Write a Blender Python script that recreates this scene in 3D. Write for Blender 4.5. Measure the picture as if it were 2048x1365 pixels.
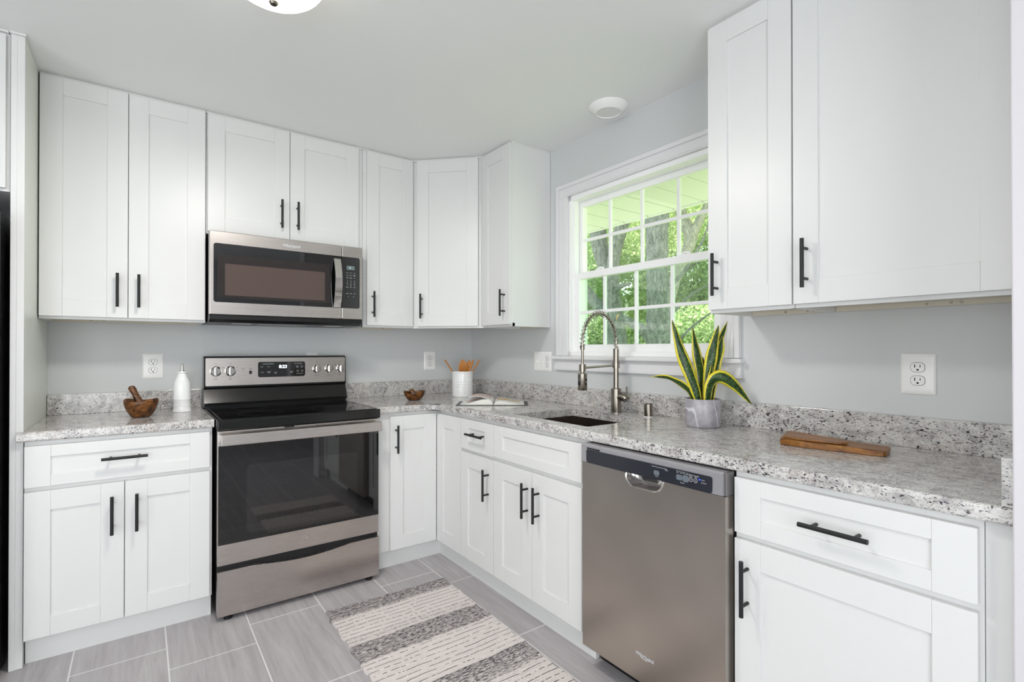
import bpy, bmesh, math, random
import numpy as np
from mathutils import Vector, Matrix
random.seed(7); rng = np.random.default_rng(7)
for o in list(bpy.data.objects): bpy.data.objects.remove(o)
SC = bpy.context.scene; COL = SC.collection; PI = math.pi
R = math.radians

# ---------------------------------------------------------------- camera
CAM_F, CAM_V0 = 1010.29, 12.16          # focal length and principal-point shift in pixels of the 2048x1365 frame
cam = bpy.data.cameras.new('camera'); camo = bpy.data.objects.new('camera', cam); COL.objects.link(camo)
camo.location = (-2.0476, -3.3175, 1.2369); camo.rotation_euler = (R(90.2908), 0, R(-36.2808))
cam.sensor_width = 36; cam.sensor_fit = 'HORIZONTAL'; cam.lens = 36*CAM_F/2048; cam.shift_y = CAM_V0/2048
cam.clip_start = .02; cam.clip_end = 200
SC.camera = camo

# ---------------------------------------------------------------- world, sun, lights, exposure
SC.view_settings.view_transform = 'Standard'; SC.view_settings.look = 'None'
SC.view_settings.gamma = 1; SC.view_settings.use_curve_mapping = False; SC.view_settings.exposure = -0.04
SC.cycles.use_denoising = True
SC.cycles.max_bounces = 12; SC.cycles.diffuse_bounces = 6; SC.cycles.glossy_bounces = 5
SC.cycles.transparent_max_bounces = 16; SC.cycles.sample_clamp_indirect = 6
w = bpy.data.worlds.new('world'); SC.world = w; w.use_nodes = True
bg = w.node_tree.nodes['Background']; bg.inputs[0].default_value = (.86, .95, 1, 1); bg.inputs[1].default_value = 2.2

def light(name, kind, loc, rot, energy, col=(1, 1, 1), **kw):
    l = bpy.data.lights.new(name, kind); l.energy = energy; l.color = col
    for k, v in kw.items(): setattr(l, k, v)
    o = bpy.data.objects.new(name, l); COL.objects.link(o); o.location = loc; o.rotation_euler = rot
    return o
light('sun', 'SUN', (0, 0, 10), (0, R(30), R(12)), 15, (1, .95, .84), angle=R(.6))
# added soft fill behind the camera, set in an unseen wall opening
light('fill_behind', 'AREA', (-3.0, -5.50, 1.25), (R(90), 0, R(-12)), 46, (.97, .98, 1), shape='RECTANGLE', size=1.9, size_y=2.1)
# second added fill lamp, standing at an unseen opening in the left wall
light('fill_left', 'AREA', (-4.2, -3.2, 1.3), (R(90), 0, R(-90)), 18, (1, .985, .96), shape='RECTANGLE', size=1.8, size_y=2.0)
# window daylight entering over the sink
# ---------------------------------------------------------------- helpers
def lin(c):
    def f(v):
        v /= 255.0
        return v/12.92 if v <= .04045 else ((v+.055)/1.055)**2.4
    return (f(c[0]), f(c[1]), f(c[2]), 1)

class NT:
    def __init__(s, name):
        s.m = bpy.data.materials.new(name); s.m.use_nodes = True
        s.t = s.m.node_tree; s.b = s.t.nodes['Principled BSDF']; s.out = s.t.nodes['Material Output']
    def n(s, kind, ins=None, **kw):
        nd = s.t.nodes.new(kind)
        for k, v in kw.items(): setattr(nd, k, v)
        for k, v in (ins or {}).items(): s.set(nd, k, v)
        return nd
    def set(s, nd, k, v):
        i = nd.inputs[k]
        if isinstance(v, bpy.types.NodeSocket): s.t.links.new(v, i)
        elif isinstance(v, bpy.types.Node): s.t.links.new(v.outputs[0], i)
        else: i.default_value = v
    def p(s, **kw):
        for k, v in kw.items(): s.set(s.b, k.replace('_', ' '), v)
        return s
    def math(s, op, a, b=0.0, c=None):
        nd = s.n('ShaderNodeMath', operation=op)
        s.set(nd, 0, a); s.set(nd, 1, b)
        if c is not None: s.set(nd, 2, c)
        return nd.outputs[0]
    def ramp(s, fac, stops, interp='LINEAR'):
        nd = s.n('ShaderNodeValToRGB'); cr = nd.color_ramp; cr.interpolation = interp
        while len(cr.elements) < len(stops): cr.elements.new(.5)
        for e, (p, c) in zip(cr.elements, stops): e.position = p; e.color = c if len(c) == 4 else (*c, 1)
        s.set(nd, 0, fac); return nd.outputs[0]
    def mix(s, fac, a, b, mode='MIX'):
        nd = s.n('ShaderNodeMix', data_type='RGBA', blend_type=mode)
        s.set(nd, 0, fac); s.set(nd, 6, a); s.set(nd, 7, b); return nd.outputs[2]
    def coord(s, which='Object'):
        return s.n('ShaderNodeTexCoord').outputs[which]
    def pos(s): return s.n('ShaderNodeNewGeometry').outputs['Position']
    def map(s, v, scale=(1, 1, 1), rot=(0, 0, 0), loc=(0, 0, 0)):
        nd = s.n('ShaderNodeMapping'); s.set(nd, 0, v)
        nd.inputs['Scale'].default_value = scale; nd.inputs['Rotation'].default_value = rot; nd.inputs['Location'].default_value = loc
        return nd.outputs[0]
    def noise(s, v, scale, detail=3, rough=.55, dist=0):
        nd = s.n('ShaderNodeTexNoise', {'Vector': v, 'Scale': scale, 'Detail': detail, 'Roughness': rough, 'Distortion': dist})
        return nd.outputs[0]
    def bump(s, h, strength=.2, dist=.002):
        nd = s.n('ShaderNodeBump', {'Height': h, 'Strength': strength, 'Distance': dist})
        s.set(s.b, 'Normal', nd.outputs[0])

def simple(name, col, rough=.5, metal=0, spec=.5, bump=None, **kw):
    m = NT(name); m.p(Base_Color=lin(col), Roughness=rough, Metallic=metal, **{'Specular_IOR_Level': spec}); m.p(**kw)
    v = m.coord(); h = m.noise(v, bump[0] if bump else 35, 2)
    if bump: m.bump(h, bump[1], .001)
    else: m.set(m.b, 'Roughness', m.math('MULTIPLY_ADD', h, .06, max(0, rough-.03)))
    return m.m

M = {}
M['cab'] = simple('white_cabinet_paint', (224, 224, 223), .34, bump=(160, .015))
M['cab_wood'] = simple('pale_cabinet_underside', (214, 208, 192), .5)
M['panel_side'] = simple('pale_panel_side', (226, 230, 222), .3)
M['wall'] = simple('light_grey_wall_paint', (209, 211, 212), .55, bump=(260, .05))
M['ceil'] = simple('ceiling_paint', (238, 239, 238), .75, bump=(220, .04))
M['trim'] = simple('white_trim_paint', (228, 227, 229), .32)
M['wall_trim'] = simple('off_white_casing_paint', (212, 208, 212), .45)
M['vinyl'] = simple('white_window_vinyl', (246, 246, 246), .35)
M['black_metal'] = simple('matte_black_metal', (24, 24, 26), .42, spec=.4)
M['black_plastic'] = simple('black_plastic', (16, 16, 18), .35)
M['black_enamel'] = simple('black_enamel', (15, 15, 15), .16)
M['black_glass'] = simple('black_glass', (9, 9, 10), .03, spec=.85)
M['oven_inner'] = simple('oven_inner_window', (20, 19, 20), .03, spec=1.0)
M['mic_window'] = simple('microwave_window_mesh', (40, 34, 33), .12, spec=.6)
M['mic_mesh'] = simple('microwave_inner_mesh', (84, 70, 65), .14, spec=.6)
M['fridge'] = simple('black_fridge_steel', (26, 26, 28), .22)
M['white_ceramic'] = simple('white_glazed_ceramic', (243, 243, 243), .12)
M['white_plastic'] = simple('white_plastic', (244, 243, 242), .25)
M['slot'] = simple('dark_slot', (18, 16, 16), .6)
M['soil'] = simple('dark_soil', (46, 36, 28), .9, bump=(120, .8))
M['legend_white'] = simple('white_print', (206, 208, 212), .5)
M['legend_dark'] = simple('dark_print', (60, 56, 54), .5)
M['grey_button'] = simple('grey_button', (104, 112, 120), .35)
M['dw_inset'] = simple('dark_blue_black_panel', (40, 42, 50), .25)
M['dw_frame'] = simple('silver_plastic', (164, 162, 166), .32, metal=.35)
M['dw_side'] = simple('dark_silver_plastic', (118, 114, 114), .35, metal=.3)
M['screen_grey'] = simple('grey_display', (104, 118, 118), .3)
M['cord'] = simple('leather_cord', (70, 44, 30), .7)
M['lens'] = simple('frosted_lens', (226, 226, 224), .4)
M['page'] = simple('book_paper', (232, 230, 224), .6)
M['cover'] = simple('dark_book_cover', (40, 38, 40), .4)

def emis(name, col, strength, base=(255, 255, 255)):
    m = NT(name); m.p(Base_Color=lin(base), Emission_Color=lin(col), Emission_Strength=strength); return m.m
M['dome'] = emis('lit_dome_glass', (255, 246, 234), 3.6)
M['digits'] = emis('lit_digits', (220, 232, 255), 2.0)
M['blue_led'] = emis('blue_led', (40, 60, 255), 6.0, (40, 60, 255))
M['display_blue'] = emis('blue_digits', (70, 170, 210), .8)

def steel(name, col, rough, axis, strength=.06):
    m = NT(name); v = m.coord()
    sc = {'x': (3, 1100, 1100), 'y': (1100, 3, 1100), 'z': (1100, 1100, 3)}[axis]
    h = m.noise(m.map(v, sc), 1.0, 3)
    big = m.noise(v, 3.2, 2)
    m.p(Base_Color=m.ramp(big, [(.3, lin(tuple(c*.93 for c in col))), (.75, lin(col))]), Metallic=1.0)
    m.set(m.b, 'Roughness', m.math('MULTIPLY_ADD', h, .06, rough-.03)); m.p(Anisotropic=.4)
    return m.m
M['steel'] = steel('brushed_steel', (202, 195, 190), .27, 'x')
M['dw_steel'] = steel('brushed_steel_dark', (190, 182, 174), .31, 'x')
M['nickel'] = steel('brushed_nickel', (160, 152, 142), .22, 'z', .03)
M['chrome'] = simple('polished_chrome', (214, 210, 206), .1, metal=1)
M['sink'] = steel('sink_steel', (150, 138, 130), .3, 'x')

def wood(name, c0, c1, c2, scale=(3, 40, 40), rough=.38, knots=1.0):
    m = NT(name); v = m.coord()
    n = m.noise(m.map(v, scale), 1.0, 5, .6, 1.2); n2 = m.noise(v, 18, 3, .6, 2.5)
    c = m.ramp(n, [(.28, lin(c0)), (.5, lin(c1)), (.72, lin(c2))])
    c = m.mix(m.ramp(n2, [(.42, (0, 0, 0)), (.66, (knots,)*3)]), c, lin(tuple(x*.55 for x in c0)))
    m.p(Base_Color=c, Roughness=rough); m.bump(n, .12, .001); return m.m
M['olive'] = wood('dark_olive_wood', (58, 30, 8), (112, 66, 20), (164, 104, 40), (24, 24, 60))
M['teak'] = wood('brown_board_wood', (100, 60, 22), (146, 94, 40), (176, 122, 60), (70, 5, 70), .38, .35)
M['spoonwood'] = wood('orange_spoon_wood', (164, 98, 32), (190, 122, 46), (206, 146, 74), (40, 40, 6), .45, .15)

def granite():
    m = NT('speckled_granite'); v = m.pos()
    vv = m.map(v, (1, .7, 1), (.25, .2, .45))
    cloud = m.noise(vv, 34, 4, .65, .4)
    base = m.ramp(cloud, [(.28, lin((150, 147, 146))), (.44, lin((192, 189, 187))), (.6, lin((218, 216, 213))), (.8, lin((180, 175, 173)))])
    warm = m.noise(vv, 11, 3); base = m.mix(m.ramp(warm, [(.58, (0, 0, 0)), (.74, (.4, .4, .4))]), base, lin((206, 190, 180)))
    patch = m.noise(v, 9, 2)
    def flecks(vec, sc, t0, k, col, det=3, rough=.62, dist=.8):
        nonlocal base
        b = m.noise(vec, sc, det, rough, dist); thr = m.math('MULTIPLY_ADD', patch, -.14, t0+.07)
        d = m.math('MULTIPLY', m.math('SUBTRACT', b, thr), k); nd = m.n('ShaderNodeClamp', {0: d}); base = m.mix(nd.outputs[0], base, lin(col))
    flecks(v, 230, .575, 14, (136, 132, 136), 2, .6, .2)
    flecks(m.map(v, (1.3, .7, 1.2), (.5, .2, .1)), 150, .635, 20, (124, 98, 92), 2, .6, .2)
    flecks(m.map(v, (1.2, .55, 1), (.2, .3, .6)), 165, .585, 18, (62, 56, 64), 3, .6, .25)
    flecks(m.map(v, (1.0, .6, 1.1), (.9, .1, .3)), 98, .635, 20, (36, 31, 38), 3, .6, .3)
    m.p(Base_Color=base, Roughness=.11, Specular_IOR_Level=.5); return m.m
M['granite'] = granite()

def tile():
    m = NT('grey_floor_tile'); sx = m.n('ShaderNodeSeparateXYZ', {0: m.pos()})
    U = m.math('ADD', sx.outputs[1], .785+6.1); V = m.math('ADD', sx.outputs[0], .725+.003+.3075*20)
    cv = m.n('ShaderNodeCombineXYZ', {0: U, 1: V, 2: 0.0})
    br = m.n('ShaderNodeTexBrick', {'Vector': cv, 'Color1': (0, 0, 0, 1), 'Color2': (1, 1, 1, 1), 'Mortar': (.5, .5, .5, 1), 'Scale': 1.0,
        'Mortar Size': .0026, 'Mortar Smooth': .1, 'Bias': 0.0, 'Brick Width': .61, 'Row Height': .3075}, offset=.285, offset_frequency=2)
    g = m.noise(m.map(m.pos(), (34, 2.2, 1)), 1.0, 5, .62, .6); g2 = m.noise(m.map(m.pos(), (150, 9, 1)), 1.0, 3)
    c = m.ramp(g, [(.25, lin((156, 150, 153))), (.5, lin((175, 170, 173))), (.75, lin((191, 187, 189)))])
    c = m.mix(m.ramp(g2, [(.55, (0, 0, 0)), (.75, (.4, .4, .4))]), c, lin((146, 138, 138)))
    c = m.mix(.12, c, m.mix(br.outputs[0], lin((152, 148, 149)), lin((204, 201, 202))))
    c = m.mix(br.outputs[1], c, lin((226, 224, 224)))
    m.p(Base_Color=c, Roughness=m.math('MULTIPLY_ADD', br.outputs[1], .3, .42)); m.bump(m.math('SUBTRACT', g2, m.math('MULTIPLY', br.outputs[1], 3.0)), .08, .001)
    return m.m
M['tile'] = tile()

def rug():
    m = NT('woven_rag_rug'); s = m.n('ShaderNodeSeparateXYZ', {0: m.pos()}); y = m.math('MULTIPLY', s.outputs[1], -1.0)
    wob = m.math('MULTIPLY', m.math('SUBTRACT', m.noise(m.map(m.pos(), (7, 9, 1)), 1.0, 2), .5), .022)
    yy = m.math('ADD', y, wob)
    t = m.math('MULTIPLY', m.math('SUBTRACT', yy, .88), 1/1.6)              # 0..1 along the rug
    def q(a): return (a-.88)/1.6
    D = (1, 1, 1); L = (.0, .0, .0); G = (.42, .42, .42)
    dens = m.ramp(t, [(0, (.92,)*3), (q(.995), (.86,)*3), (q(1.005), L), (q(1.17), L), (q(1.185), (.34,)*3), (q(1.235), (.30,)*3), (q(1.25), (.9,)*3), (q(1.375), (.8,)*3),
                      (q(1.385), L), (q(1.625), L), (q(1.635), (.92,)*3), (q(1.745), (.72,)*3), (q(1.76), (.25,)*3), (q(1.80), L), (q(2.05), L), (q(2.06), (.9,)*3), (q(2.2), (.8,)*3), (q(2.21), L), (1, L)])
    th = m.noise(m.map(m.pos(), (46, 420, 1)), 1.0, 3, .6, .3)              # threads running across
    fleck = m.ramp(m.math('SUBTRACT', m.math('ADD', th, m.math('MULTIPLY', dens, .215)), .66), [(0, (0, 0, 0)), (.05, (1, 1, 1))])
    row = m.math('FRACT', m.math('MULTIPLY', yy, 1/.0300))
    line = m.math('LESS_THAN', m.math('ABSOLUTE', m.math('SUBTRACT', row, .5)), .05)
    dash = m.math('GREATER_THAN', m.math('ADD', m.noise(m.map(m.pos(), (60, 34, 1)), 1.0, 1), m.math('MULTIPLY', m.noise(m.map(m.pos(), (5, 36, 1)), 1.0, 1), .5)), .68)
    dark = m.math('MAXIMUM', fleck, m.math('MULTIPLY', line, dash))
    weave = m.n('ShaderNodeTexWave', {'Vector': m.map(m.pos(), (1, 1, 1), (0, 0, .9)), 'Scale': 90.0, 'Distortion': .6}).outputs[0]
    base = m.mix(m.math('MULTIPLY', dens, .55), lin((240, 231, 228)), lin((206, 198, 196)))
    c = m.mix(dark, base, lin((78, 73, 78)))
    c = m.mix(m.math('MULTIPLY', weave, .1), c, lin((150, 146, 144)))
    m.p(Base_Color=c, Roughness=.9, Specular_IOR_Level=.1); m.bump(m.math('ADD', weave, th), .6, .003); return m.m
M['rug'] = rug()

def marble():
    m = NT('grey_marble_pot'); v = m.coord()
    w1 = m.n('ShaderNodeTexWave', {'Vector': m.map(v, (1, 1, .45), (.3, .5, .4)), 'Scale': 3.4, 'Distortion': 5.0, 'Detail': 2.0, 'Detail Scale': 1.4}).outputs[0]
    n = m.noise(v, 30, 4)
    c = m.ramp(n, [(.3, lin((146, 142, 150))), (.7, lin((180, 176, 182)))])
    c = m.mix(m.ramp(w1, [(.993, (0, 0, 0)), (.9985, (.75, .75, .75))]), c, lin((222, 222, 226)))
    m.p(Base_Color=c, Roughness=.28); return m.m
M['marble'] = marble()

def snake():
    m = NT('snake_plant_leaf'); uv = m.coord('UV'); s = m.n('ShaderNodeSeparateXYZ', {0: uv}); u = m.math('ABSOLUTE', m.math('SUBTRACT', s.outputs[0], .5))
    nz = m.noise(m.map(uv, (2, 14, 1)), 1.0, 3); e = m.math('ADD', u, m.math('MULTIPLY', m.math('SUBTRACT', nz, .5), .12))
    band = m.noise(m.map(uv, (3, 26, 1)), 1.0, 3, .6, .8)
    g = m.ramp(band, [(.36, lin((12, 26, 12))), (.5, lin((32, 68, 20))), (.66, lin((84, 118, 42)))])
    c = m.mix(m.ramp(e, [(.315, (0, 0, 0)), (.335, (1, 1, 1))]), g, lin((228, 212, 60)))
    m.p(Base_Color=c, Roughness=.34, Subsurface_Weight=0.0); return m.m
M['snake'] = snake()

def glass(name, tint, refl=.06):
    m = NT(name); m.t.nodes.remove(m.b)
    tr = m.n('ShaderNodeBsdfTransparent', {'Color': (*tint, 1)}); gl = m.n('ShaderNodeBsdfGlossy', {'Roughness': .02, 'Color': (1, 1, 1, 1)})
    mx = m.n('ShaderNodeMixShader', {0: refl, 1: tr.outputs[0], 2: gl.outputs[0]}); m.t.links.new(mx.outputs[0], m.out.inputs[0]); return m.m
M['glass'] = glass('window_glass', (.955, .99, .96))
M['screen'] = glass('insect_screen_mesh', (.86, .92, .88), .012)

def leafmat(name, c0, c1):
    m = NT(name); m.t.nodes.remove(m.b)
    n = m.noise(m.pos(), 1.3, 3); n2 = m.noise(m.pos(), 9, 2)
    c = m.ramp(m.math('MULTIPLY_ADD', n2, .5, m.math('MULTIPLY', n, .5)), [(.35, lin(c0)), (.65, lin(c1))])
    d = m.n('ShaderNodeBsdfDiffuse', {0: c}); t = m.n('ShaderNodeBsdfTranslucent', {0: c})
    mx = m.n('ShaderNodeMixShader', {0: .5, 1: d.outputs[0], 2: t.outputs[0]}); m.t.links.new(mx.outputs[0], m.out.inputs[0]); return m.m
M['leaf_a'] = leafmat('maple_leaf_green', (128, 162, 96), (228, 240, 190))
M['leaf_b'] = leafmat('pale_leaf_green', (150, 178, 106), (240, 246, 206))
M['leaf_c'] = leafmat('deep_leaf_green', (92, 130, 78), (204, 226, 172))
def bark(name, c0, c1):
    m = NT(name); v = m.pos(); n = m.noise(m.map(v, (30, 30, 9)), 1.0, 6, .7, 1.0)
    m.p(Base_Color=m.ramp(n, [(.35, lin(c0)), (.65, lin(c1))]), Roughness=.9); m.bump(n, .9, .03); return m.m
M['bark'] = bark('grey_brown_bark', (84, 90, 82), (168, 170, 160))
M['bark_pale'] = bark('pale_bark', (150, 146, 136), (226, 220, 208))
M['cutwood'] = simple('cut_limb_end', (206, 160, 110), .8)
def grass():
    m = NT('sunny_lawn'); n = m.noise(m.pos(), 6, 5); m.p(Base_Color=m.ramp(n, [(.3, lin((112, 128, 84))), (.7, lin((148, 160, 114)))]), Roughness=.9); m.bump(n, .6, .03); return m.m
M['grass'] = grass()
def soffit():
    m = NT('vinyl_soffit'); s = m.n('ShaderNodeSeparateXYZ', {0: m.pos()})
    g = m.math('FRACT', m.math('MULTIPLY', s.outputs[1], 1/.2)); groove = m.math('LESS_THAN', g, .04)
    v = m.math('LESS_THAN', m.math('FRACT', m.math('MULTIPLY', s.outputs[1], 1/.012)), .4)
    vent = m.math('MULTIPLY', v, m.math('LESS_THAN', s.outputs[1], -1.45))
    c = m.mix(m.math('MAXIMUM', groove, m.math('MULTIPLY', vent, .6)), lin((243, 243, 240)), lin((196, 198, 190)))
    m.p(Base_Color=c, Roughness=.5); return m.m
M['soffit'] = soffit()
def pageart(name, seed, cols):
    m = NT(name); uv = m.coord('UV'); s = m.n('ShaderNodeSeparateXYZ', {0: uv})
    n = m.noise(m.map(uv, (2.2, 3, 1), loc=(seed, seed*2, 0)), 1.0, 3, .5, .6)
    c = m.ramp(n, [(.3+.4*i/(len(cols)-1), lin(k)) for i, k in enumerate(cols)])
    a = m.math('MULTIPLY', m.math('GREATER_THAN', s.outputs[1], .42), m.math('LESS_THAN', s.outputs[1], .93))
    a = m.math('MULTIPLY', a, m.math('MULTIPLY', m.math('GREATER_THAN', s.outputs[0], .1), m.math('LESS_THAN', s.outputs[0], .9)))
    m.p(Base_Color=m.mix(a, lin((232, 232, 230)), c), Roughness=.35); return m.m
M['page_l'] = pageart('left_page_print', 1.3, [(70, 52, 46), (214, 150, 134), (226, 206, 196), (110, 80, 70)])
M['page_r'] = pageart('right_page_print', 4.1, [(60, 120, 70), (214, 90, 70), (200, 170, 60), (210, 226, 232), (60, 96, 60)])

class MB:
    """collects shapes and links them as one mesh object"""
    def __init__(s): s.v = []; s.f = []; s.mi = []; s.uv = None; s.sm = []
    def add(s, vs, fs, mi=0, sm=True):
        s.sm += [True]*(len(s.f)-len(s.sm))+[sm]*len(fs); k = len(s.v); s.v += [tuple(map(float, p)) for p in vs]; s.f += [tuple(i+k for i in f) for f in fs]; s.mi += [mi]*len(fs); return s
    def bm(s, bm, mi=0, sm=False):
        bm.verts.index_update(); s.add([v.co[:] for v in bm.verts], [[v.index for v in f.verts] for f in bm.faces], mi, sm); bm.free(); return s
    def box(s, x0, x1, y0, y1, z0, z1, bev=0, seg=2, mi=0):
        x0, x1 = min(x0, x1), max(x0, x1); y0, y1 = min(y0, y1), max(y0, y1); z0, z1 = min(z0, z1), max(z0, z1)
        bm = bmesh.new(); bmesh.ops.create_cube(bm, size=1)
        for v in bm.verts: v.co = ((x0+x1)/2+v.co.x*(x1-x0), (y0+y1)/2+v.co.y*(y1-y0), (z0+z1)/2+v.co.z*(z1-z0))
        if bev: bmesh.ops.bevel(bm, geom=bm.edges[:], offset=min(bev, .45*min(x1-x0, y1-y0, z1-z0)), segments=seg, profile=.5, affect='EDGES')
        return s.bm(bm, mi)
    def tube(s, pts, r, n=16, caps=True, mi=0):
        pts = [Vector(p) for p in pts]; rs = r if isinstance(r, (list, tuple)) else [r]*len(pts)
        vs = []; fs = []; ref = None
        for i, p in enumerate(pts):
            t = (pts[min(i+1, len(pts)-1)]-pts[max(i-1, 0)]).normalized()
            if ref is None:
                ref = t.orthogonal().normalized()
            ref = (ref-t*ref.dot(t)).normalized(); b = t.cross(ref)
            for k in range(n):
                a = 2*PI*k/n; vs.append(p+(ref*math.cos(a)+b*math.sin(a))*rs[i])
        for i in range(len(pts)-1):
            for k in range(n): fs.append((i*n+k, i*n+(k+1) % n, (i+1)*n+(k+1) % n, (i+1)*n+k))
        if caps: fs.append(tuple(range(n-1, -1, -1))); fs.append(tuple((len(pts)-1)*n+k for k in range(n)))
        return s.add(vs, fs, mi)
    def lathe(s, prof, c=(0, 0, 0), n=32, mi=0, sx=1, sy=1):
        """prof: (r, z) from bottom to top; ends with r=0 are closed to a point"""
        vs = []; fs = []; rows = []
        for r, z in prof:
            if r < 1e-6: rows.append([len(vs)]); vs.append((c[0], c[1], c[2]+z))
            else:
                rows.append([len(vs)+k for k in range(n)])
                for k in range(n): a = 2*PI*k/n; vs.append((c[0]+sx*r*math.cos(a), c[1]+sy*r*math.sin(a), c[2]+z))
        for a, b in zip(rows, rows[1:]):
            for k in range(n):
                q = [a[k % len(a)], a[(k+1) % len(a)], b[(k+1) % len(b)], b[k % len(b)]]
                q2 = []
                for i in q:
                    if i not in q2: q2.append(i)
                if len(q2) > 2: fs.append(tuple(q2))
        return s.add(vs, fs, mi)
    def prism(s, poly, a0, a1, axis='y', mi=0):
        """poly of 2-D points in the plane across the axis, extruded from a0 to a1"""
        def P(p, a): return {'y': (p[0], a, p[1]), 'z': (p[0], p[1], a), 'x': (a, p[0], p[1])}[axis]
        n = len(poly); vs = [P(p, a0) for p in poly]+[P(p, a1) for p in poly]
        fs = [tuple(range(n)), tuple(range(2*n-1, n-1, -1))]+[((i+1) % n, i, n+i, n+(i+1) % n) for i in range(n)]
        bm = bmesh.new(); bv = [bm.verts.new(v) for v in vs]
        for f in fs: bm.faces.new([bv[i] for i in f])
        bmesh.ops.recalc_face_normals(bm, faces=bm.faces[:]); return s.bm(bm, mi)
    def text(s, body, size, x, y, z, mi=0, align='CENTER', depth=.0004, bold=0, shear=0, sx=1.0):
        c = bpy.data.curves.new('t', 'FONT'); c.body = body; c.size = size; c.align_x = align; c.align_y = 'CENTER'; c.offset = bold; c.shear = shear
        c.resolution_u = 3
        o = bpy.data.objects.new('t', c); COL.objects.link(o); bpy.context.view_layer.update()
        me = bpy.data.meshes.new_from_object(o.evaluated_get(bpy.context.evaluated_depsgraph_get()))
        s.add([(x+p.co.x*sx, y-depth, z+p.co.y) for p in me.vertices], [tuple(f.vertices) for f in me.polygons], mi)
        bpy.data.objects.remove(o); bpy.data.curves.remove(c); bpy.data.meshes.remove(me); return s
    def turn(s, ang, c=(0, 0)):
        ca, sa = math.cos(ang), math.sin(ang)
        s.v = [(c[0]+(x-c[0])*ca-(y-c[1])*sa, c[1]+(x-c[0])*sa+(y-c[1])*ca, z) for x, y, z in s.v]; return s
    def build(s, name, mats, parent=None, smooth=True, off=(0, 0, 0)):
        me = bpy.data.meshes.new(name); me.from_pydata([(x-off[0], y-off[1], z-off[2]) for x, y, z in s.v], [], s.f)
        for k in (mats if isinstance(mats, (list, tuple)) else [mats]): me.materials.append(M[k] if isinstance(k, str) else k)
        me.polygons.foreach_set('material_index', s.mi)
        if s.uv:
            l = me.uv_layers.new(name='UVMap')
            for lp in me.loops: l.data[lp.index].uv = s.uv[lp.vertex_index]
        if smooth:
            me.set_sharp_from_angle(angle=R(30)); s.sm += [True]*(len(s.f)-len(s.sm)); me.polygons.foreach_set('use_smooth', s.sm)
        me.update()
        o = bpy.data.objects.new(name, me); COL.objects.link(o)
        if parent is not None: o.parent = parent
        return o

def tag(o, label=None, cat=None, group=None, kind=None):
    for k, v in (('label', label), ('category', cat), ('group', group), ('kind', kind)):
        if v: o[k] = v
    return o
def thing(name, label, cat, loc=(0, 0, 0), rz=0, group=None):
    o = bpy.data.objects.new(name, None); COL.objects.link(o); o.location = loc; o.rotation_euler = (0, 0, rz); o.empty_display_size = .05
    return tag(o, label, cat, group)
def struct(name, mb, mats, parent=None):
    o = mb.build(name, mats, parent); 
    if parent is None: o['kind'] = 'structure'
    return o
def dup(root, loc, rz, label, group=None, name=None):
    r = root.copy(); COL.objects.link(r); r.location = loc; r.rotation_euler = (0, 0, rz); r['label'] = label
    if group: r['group'] = group
    for ch in list(root.children):
        c = ch.copy(); COL.objects.link(c); c.parent = r
        for g in list(ch.children):
            d = g.copy(); COL.objects.link(d); d.parent = c
    return r
def wall_frame(wall, x0, z0):
    """origin and turn of a local frame on a wall: back wall runs along x, right wall runs along -y"""
    return ((x0, 0, z0), 0) if wall == 'back' else ((0, -x0, z0), -PI/2)

ZC = .9166; ZCB = .879; CEIL = 2.466
# ---------------------------------------------------------------- room shell
struct('floor', MB().box(-4.4, .14, -5.7, .14, -.12, 0), 'tile')
struct('ceiling', MB().box(-4.4, .14, -5.7, .14, CEIL, CEIL+.12), 'ceil')
struct('wall_back', MB().box(-4.4, .14, 0, .14, 0, CEIL), 'wall')
WY0, WY1, WZ0, WZ1 = -1.098, -2.085, 1.20, 2.145     # rough opening of the window in the right wall
struct('wall_right', MB().box(0, .14, WY0, 0, 0, CEIL).box(0, .14, -5.7, WY1, 0, CEIL).box(0, .14, WY1, WY0, 0, WZ0).box(0, .14, WY1, WY0, WZ1, CEIL), 'wall')
struct('wall_left', MB().box(-4.4, -4.26, -2.2, 0, 0, CEIL).box(-4.4, -4.26, -5.7, -4.2, 0, CEIL).box(-4.4, -4.26, -4.2, -2.2, 2.1, CEIL), 'wall')
struct('wall_front', MB().box(-4.4, -4.0, -5.7, -5.56, 0, CEIL).box(-2.05, .14, -5.7, -5.56, 0, CEIL).box(-4.0, -2.05, -5.7, -5.56, 2.32, CEIL).box(-4.0, -2.05, -5.7, -5.56, 0, .12), 'wall')
struct('wall_end', MB().box(-.648, -.001, -3.25, -3.099, 0, CEIL-.001), 'trim')
struct('trim_1', MB().box(-.664, -.648, -3.27, -3.0975, 0, CEIL-.002, .003), 'wall_trim')

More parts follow.
